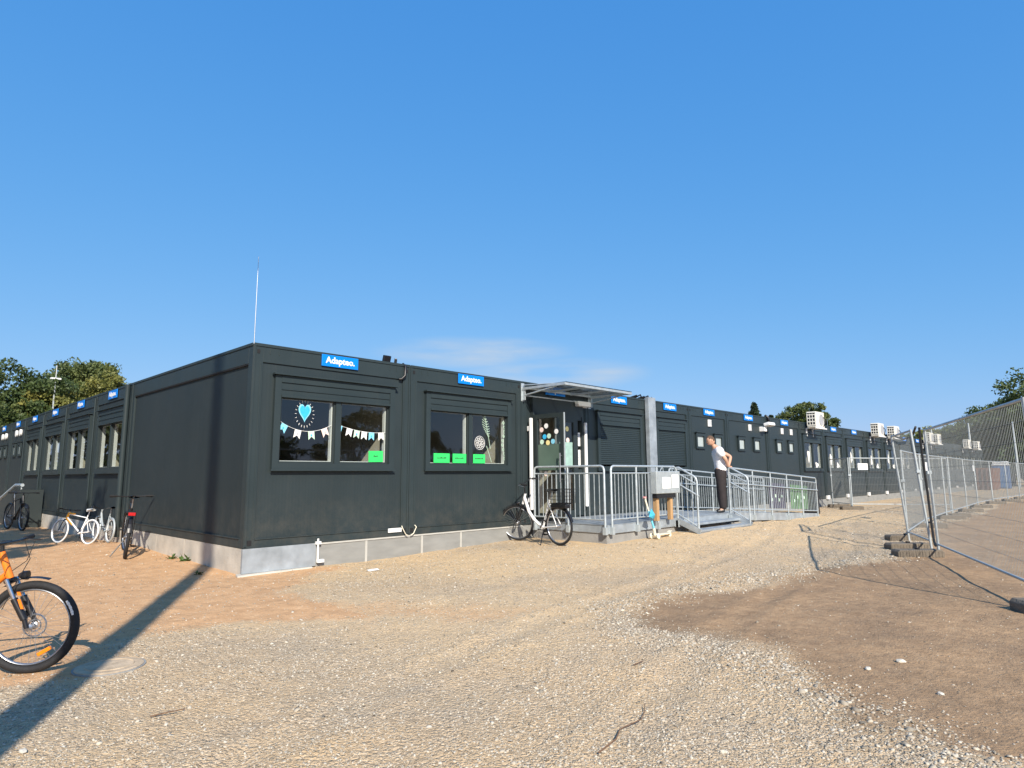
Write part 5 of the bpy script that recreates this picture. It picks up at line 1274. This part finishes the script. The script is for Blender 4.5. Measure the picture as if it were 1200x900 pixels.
def weed(x, y, s, label, n=14):
    b = MB()
    for k in range(n):
        a = random.random() * 6.28; l_ = s * (.5 + .6 * random.random()); e = .3 + random.random() * .9
        d = Vector((math.cos(a) * math.cos(e), math.sin(a) * math.cos(e), math.sin(e))); sd_ = Vector((-math.sin(a), math.cos(a), 0)) * s * .16
        p = Vector((random.uniform(-.3, .3) * s, random.uniform(-.4, .4) * s, 0)); m1 = p + d * l_ * .55; t_ = p + d * l_ - Vector((0, 0, s * .15))
        b.add([p, m1 + sd_, t_, m1 - sd_], [(0, 1, 2, 3)])
    o = b.build('weed', M['weed'], None, fix=False); o.location = (x, y, gz(x, y) - .005); tag(o, label, 'weed', 'weeds at the foot of the left wall')
weed(-.05, 1.92, .17, 'larger weed at the wall next to the pole shadow', 22); weed(-.12, 2.30, .12, 'flat weed left of the pole shadow', 20); weed(-.35, .55, .09, 'tiny weed near the building corner')

# ------------------------------------------------------------------ utility pole whose shadow crosses the yard
pole = empty('utility_pole', (-5.62, -8.72, gz(-5.6, -8.7)), label='weathered wooden utility pole casting the long shadow', cat='utility pole')
b = MB(); b.tube([(0, 0, -.3), (0, 0, 4), (0, 0, 9), (0, 0, 13.5)], [.175, .145, .105, .085], 14); b.build('shaft', M['pole_wood'], pole, smooth=True)
b = MB(); b.box(-.6, .6, -.05, .05, 12.6, 12.72); b.build('crossarm', M['pole_wood'], pole)
for x in (-.5, .5): b = MB(); b.lathe([(.03, 12.72), (.05, 12.78), (.03, 12.84), (.045, 12.9), (0, 12.93)], (x, 0, 0), (0, 0, 1), 12); b.build('insulator', M['white'], pole)

# ------------------------------------------------------------------ trees
def tree(name, x, y, h, rad, label, mat='leaf_mid', n_clump=130, per=130, leaf=.22, seed=1, trunk_h=.3, conifer=False, group='trees around the site', crown_lo=.22, lobes=7, zs=None):
    rg = np.random.default_rng(seed); t = empty(name, (x, y, gz(x, y) if abs(x) < 100 else 0), label=label, cat='tree', group=group)
    b = MB(); r0 = .022 * h + .05
    top = h * (.9 if conifer else .72)
    b.tube([(0, 0, -.2), (.05 * rad, .0, h * .25), (-.04 * rad, .05 * rad, h * .5), (0, 0, top)], [r0 * 1.2, r0, r0 * .6, r0 * .15], 10)
    if conifer:
        C_ = []
        for k in range(n_clump):
            q = (k + .5) / n_clump; z = h * (.12 + .86 * q); rr = rad * (1 - q) ** .8 * (.75 + .5 * rg.random()); a = rg.random() * 6.28
            C_.append((rr * math.cos(a) * .8, rr * math.sin(a) * .8, z - rr * .2, .16 * rad * (1.3 - q) + .1))
    else:
        LB_ = []
        for k in range(lobes):
            a = 2 * PI * k / lobes + rg.random(); zz = h * (crown_lo + (.86 - crown_lo) * rg.random()); rr = rad * .55 * (1 - .45 * max(0, zz / h - .55)); LB_.append((rr * math.cos(a), rr * math.sin(a), zz, rad * (.38 + .2 * rg.random())))
        LB_.append((0, 0, h * .82, rad * .48)); LB_.append((0, 0, h * .55, rad * .6))
        for L_ in LB_[:6]: b.tube([(0, 0, h * .28), (L_[0] * .5, L_[1] * .5, h * .28 + (L_[2] - h * .28) * .6), (L_[0] * .9, L_[1] * .9, L_[2])], [r0 * .5, r0 * .3, r0 * .1], 6)
        C_ = []
        while len(C_) < n_clump:
            L_ = LB_[rg.integers(len(LB_))]; d = rg.normal(size=3); d /= np.linalg.norm(d); q = L_[3] * (.35 + .65 * rg.random() ** .6)
            p = (L_[0] + d[0] * q, L_[1] + d[1] * q, L_[2] + d[2] * q * .8)
            if p[2] > h or p[2] < h * crown_lo * .7: continue
            C_.append((*p, rad * (.10 + .10 * rg.random())))
    b.build('trunk', M['bark'], t, smooth=True)
    C_ = np.array(C_); n = len(C_) * per
    c = np.repeat(C_, per, axis=0); d = rg.normal(size=(n, 3)); d /= np.linalg.norm(d, axis=1)[:, None]; q = rg.random(n) ** .45
    pos = c[:, :3] + d * (c[:, 3] * q)[:, None] * np.array([1.15, 1.15, .8])
    a1 = rg.normal(size=(n, 3)) + d * .3; a1 /= np.linalg.norm(a1, axis=1)[:, None]
    a2 = np.cross(a1, rg.normal(size=(n, 3))); a2 /= np.linalg.norm(a2, axis=1)[:, None]
    s = leaf * (.6 + .8 * rg.random(n))[:, None]
    Vv = np.stack([pos - a1 * s * .5, pos + a2 * s * .28, pos + a1 * s * .5, pos - a2 * s * .28], 1).reshape(-1, 3)
    Ff = np.arange(n * 4).reshape(n, 4); me = np_mesh('crown', Vv, Ff, 4)
    sh = np.repeat(np.clip(rg.random(len(C_)), 0, 1), per) * .6 + rg.random(n) * .4
    at = me.attributes.new('shade', 'FLOAT', 'POINT'); at.data.foreach_set('value', np.repeat(sh, 4).astype(np.float32))
    link('crown', me, M[mat], t)
    return t
def at(px, dist):
    """ground point in direction of a picture column (bearing only) at a distance"""
    a = YAW - math.atan((px - 600) / 751.0); return CAM.x + dist * math.cos(a) , CAM.y + dist * math.sin(a)
TL = [(-40, 58, 9.0, 4.6, 'leaf_mid', 'tree at the far left edge behind the building'), (12, 60, 9.9, 4.2, 'leaf_dark', 'dark green tree left of the street lamp'), (46, 66, 9.4, 3.2, 'leaf_dark', 'dark green tree just behind the street lamp'),
      (82, 72, 12.2, 4.3, 'leaf_mid', 'taller tree top right of the street lamp'), (118, 66, 10.9, 4.0, 'leaf_yellow', 'yellow green tree nearest the corner container'), (70, 60, 7.6, 3.6, 'leaf_yellow', 'low yellowish tree below the street lamp')]
for i, (px, ds, h, rd, mt, lb) in enumerate(TL):
    x, y = at(px, ds); tree('leafy_tree', x, y, h, rd, lb, mt, n_clump=300, per=110, leaf=.26, seed=10 + i, crown_lo=.12, lobes=11)
TR = [(885, 60, 7.45, 1.7, 'leaf_conifer', 'dark conifer top above the roof', True), (904, 62, 6.5, 1.0, 'leaf_conifer', 'smaller conifer tip right of the taller one', True), (938, 60, 8.0, 2.5, 'leaf_mid', 'leafy tree behind the nearest air conditioner', False),
      (962, 62, 7.4, 1.7, 'leaf_mid', 'smaller leafy tree right of the nearest air conditioner', False)]
for i, (px, ds, h, rd, mt, lb, cf) in enumerate(TR):
    x, y = at(px, ds); tree('conifer' if cf else 'leafy_tree', x, y, h, rd, lb, mt, n_clump=170 if not cf else 150, per=90, leaf=.22, seed=30 + i, conifer=cf)
RR = [(1068, 96, 5.8, 3.4), (1092, 92, 6.4, 3.6), (1112, 92, 6.7, 3.8), (1134, 90, 6.6, 4.0), (1156, 88, 7.6, 4.4), (1178, 84, 8.6, 4.8), (1206, 76, 10.4, 5.0), (1240, 72, 10.0, 5.0), (1148, 78, 5.4, 3.2), (1180, 74, 6.2, 4.0)]
RL = ['just right of the second air conditioner', 'left of the paired air conditioners', 'behind the paired air conditioners', 'behind the lone air conditioner', 'right of the lone air conditioner', 'before the tall tree', 'tallest, at the right edge', 'beyond the right edge', 'low, above the rusty skip', 'low, above the blue cabin']
for i, (px, ds, h, rd) in enumerate(RR):
    x, y = at(px, ds); tree('leafy_tree', x, y, h, rd, 'green tree beyond the fence, ' + RL[i], ['leaf_mid', 'leaf_dark', 'leaf_yellow'][(i * 2) % 3] if i < 5 else 'leaf_dark', n_clump=130, per=100, leaf=.30, seed=50 + i, crown_lo=.06)
# trees outside the frame that shade the left wall and are mirrored in the windows
for i, (x, y, h, rd) in enumerate(((-7.4, -2.0, 11.6, 2.2), (-9.4, -1.2, 14.4, 2.6), (-10.8, 3.4, 15.4, 3.0))):
    tree('leafy_tree', x, y, h, rd, ['tree outside the left edge shading the left wall, nearest', 'tree outside the left edge shading the left wall, middle one', 'tree outside the left edge shading the far stairs'][i], 'leaf_mid', n_clump=120, per=80, leaf=.2, seed=80 + i, crown_lo=.35)
for i, (x, y, h, rd) in enumerate(((30, -66, 7, 5), (41, -63, 9.5, 6), (55, -66, 8, 6), (19, -70, 6.5, 5), (70, -62, 9.5, 7), (9, -72, 6, 5), (88, -58, 9, 7))):
    tree('leafy_tree', x, y, h, rd, ['nearest', 'tallest', 'third', 'left', 'far', 'leftmost', 'farthest'][i] + ' tree across the yard, mirrored in the front windows', 'leaf_dark', n_clump=110, per=60, leaf=.5, seed=90 + i, crown_lo=.05)
for i, (x, y, h, rd) in enumerate(((-4.5, 44, 10, 4.5), (-9, 36, 11, 4.5), (-14, 30, 11, 4.5), (-20, 26, 12, 5))):
    tree('leafy_tree', x, y, h, rd, ['first', 'second', 'third', 'fourth'][i] + ' tree beyond the left edge, mirrored in the left windows', 'leaf_dark', n_clump=130, per=80, leaf=.35, seed=110 + i, crown_lo=.03)
# street lamp behind the left wing
x, y = at(59, 58)
sl = empty('street_lamp', (x, y, 0), label='thin street lamp in front of the trees on the left', cat='street lamp')
b = MB(); b.tube([(0, 0, 0), (0, 0, 5), (0, 0, 8.6)], [.09, .07, .05], 8); b.build('pole', M['galv_dull'], sl)
b = MB(); b.obox((0, 0, 8.62), (1, .2, 0), (-.2, 1, 0), (0, 0, 1), .32, .12, .06); b.tube([(0, 0, 8.6), (0, 0, 9.6)], .02, 6); b.build('lamp_head', M['white'], sl)

# ------------------------------------------------------------------ sky, sun, camera
EL, AZ = math.radians(34.5), math.radians(60.5)
w = bpy.data.worlds.new('World'); sc.world = w; w.use_nodes = True; n = w.node_tree.nodes; l = w.node_tree.links
sky = n.new('ShaderNodeTexSky'); sky.sky_type = 'NISHITA'; sky.sun_disc = False; sky.sun_elevation = EL; sky.sun_rotation = math.radians(270) - AZ
sky.air_density = 1.0; sky.dust_density = .6; sky.ozone_density = 2.2; sky.altitude = 100
sp_ = n.new('ShaderNodeSeparateColor'); l.new(sky.outputs[0], sp_.inputs[0]); hs = n.new('ShaderNodeCombineColor')
for k_, (a_k, p_k) in enumerate(((.60, .92), (1.74, .46), (4.15, .21))):   # tone curve of the sky, one per channel
    pw = n.new('ShaderNodeMath'); pw.operation = 'POWER'; l.new(sp_.outputs[k_], pw.inputs[0]); pw.inputs[1].default_value = p_k
    ml = n.new('ShaderNodeMath'); ml.operation = 'MULTIPLY'; l.new(pw.outputs[0], ml.inputs[0]); ml.inputs[1].default_value = a_k; l.new(ml.outputs[0], hs.inputs[k_])
# thin wisp of cloud low over the roof
tc = n.new('ShaderNodeTexCoord'); mp = n.new('ShaderNodeMapping'); mp.inputs['Scale'].default_value = (2.2, 2.2, 14); l.new(tc.outputs['Generated'], mp.inputs[0])
nz_ = n.new('ShaderNodeTexNoise'); nz_.inputs['Scale'].default_value = 2.2; nz_.inputs['Detail'].default_value = 7; l.new(mp.outputs[0], nz_.inputs['Vector'])
cr = n.new('ShaderNodeMapRange'); cr.inputs[1].default_value = .38; cr.inputs[2].default_value = .66; l.new(nz_.outputs['Fac'], cr.inputs[0])
def cloud_dir(px, py):
    # world direction of the wisp's middle
    a = YAW - math.atan((px - 600) / 751.0); e = math.atan((557 - py) / 751.0 * math.cos(math.atan((px - 600) / 751.0))); return Vector((math.cos(a) * math.cos(e), math.sin(a) * math.cos(e), math.sin(e)))
def blob(c, rx, rz):
    side = Vector((-c.y, c.x, 0)).normalized()
    def dot(v, k):
        d = n.new('ShaderNodeVectorMath'); d.operation = 'DOT_PRODUCT'; l.new(tc.outputs['Generated'], d.inputs[0]); d.inputs[1].default_value = v
        s_ = n.new('ShaderNodeMath'); s_.operation = 'SUBTRACT'; l.new(d.outputs['Value'], s_.inputs[0]); s_.inputs[1].default_value = c.dot(v)
        m_ = n.new('ShaderNodeMath'); m_.operation = 'DIVIDE'; l.new(s_.outputs[0], m_.inputs[0]); m_.inputs[1].default_value = k
        p_ = n.new('ShaderNodeMath'); p_.operation = 'MULTIPLY'; l.new(m_.outputs[0], p_.inputs[0]); l.new(m_.outputs[0], p_.inputs[1]); return p_.outputs[0]
    a_ = n.new('ShaderNodeMath'); a_.operation = 'ADD'; l.new(dot(side, rx), a_.inputs[0]); l.new(dot(Vector((0, 0, 1)), rz), a_.inputs[1])
    r_ = n.new('ShaderNodeMapRange'); r_.inputs[1].default_value = 1; r_.inputs[2].default_value = 0; r_.interpolation_type = 'SMOOTHSTEP'; l.new(a_.outputs[0], r_.inputs[0]); return r_.outputs[0]
mk = n.new('ShaderNodeMath'); mk.operation = 'MAXIMUM'; l.new(blob(cloud_dir(555, 412), .17, .028), mk.inputs[0]); l.new(blob(cloud_dir(650, 440), .16, .03), mk.inputs[1])
mm = n.new('ShaderNodeMath'); mm.operation = 'MULTIPLY'; l.new(mk.outputs[0], mm.inputs[0]); l.new(cr.outputs[0], mm.inputs[1])
m3 = n.new('ShaderNodeMath'); m3.operation = 'MULTIPLY'; l.new(mm.outputs[0], m3.inputs[0]); m3.inputs[1].default_value = 1.0
mx = n.new('ShaderNodeMix'); mx.data_type = 'RGBA'; l.new(m3.outputs[0], mx.inputs[0]); l.new(hs.outputs[0], mx.inputs[6]); mx.inputs[7].default_value = (3.6, 4.4, 5.4, 1)
bg = n['Background']; l.new(mx.outputs[2], bg.inputs[0]); bg.inputs[1].default_value = .10
sun = bpy.data.lights.new('sun', 'SUN'); sun.energy = 4.7; sun.angle = math.radians(.53); sun.color = (1.0, .92, .80)
so = bpy.data.objects.new('sun', sun); col.objects.link(so)
dr_ = Vector((math.cos(AZ) * math.cos(EL), math.sin(AZ) * math.cos(EL), -math.sin(EL)))
so.rotation_euler = dr_.to_track_quat('-Z', 'Y').to_euler(); so.location = (-20, -30, 30)

cam = bpy.data.cameras.new('camera'); cam.sensor_width = 36; cam.lens = 22.5286; cam.clip_end = 3000; cam.clip_start = .05
co = bpy.data.objects.new('camera', cam); col.objects.link(co); sc.camera = co
pit, roll, yaw = .141117, -.00565459, .7710008
fw = Vector((math.cos(yaw) * math.cos(pit), math.sin(yaw) * math.cos(pit), math.sin(pit))); rt = Vector((math.sin(yaw), -math.cos(yaw), 0)); up = rt.cross(fw)
rt2 = rt * math.cos(roll) + up * math.sin(roll); up2 = -rt * math.sin(roll) + up * math.cos(roll)
co.matrix_world = Matrix(((rt2.x, up2.x, -fw.x, CAM.x), (rt2.y, up2.y, -fw.y, CAM.y), (rt2.z, up2.z, -fw.z, CAM.z), (0, 0, 0, 1)))

sc.render.engine = 'CYCLES'
sc.cycles.max_bounces = 8; sc.cycles.transparent_max_bounces = 16
sc.cycles.use_denoising = True
sc.view_settings.view_transform = 'Standard'; sc.view_settings.look = 'None'; sc.view_settings.exposure = .55; sc.view_settings.gamma = 1
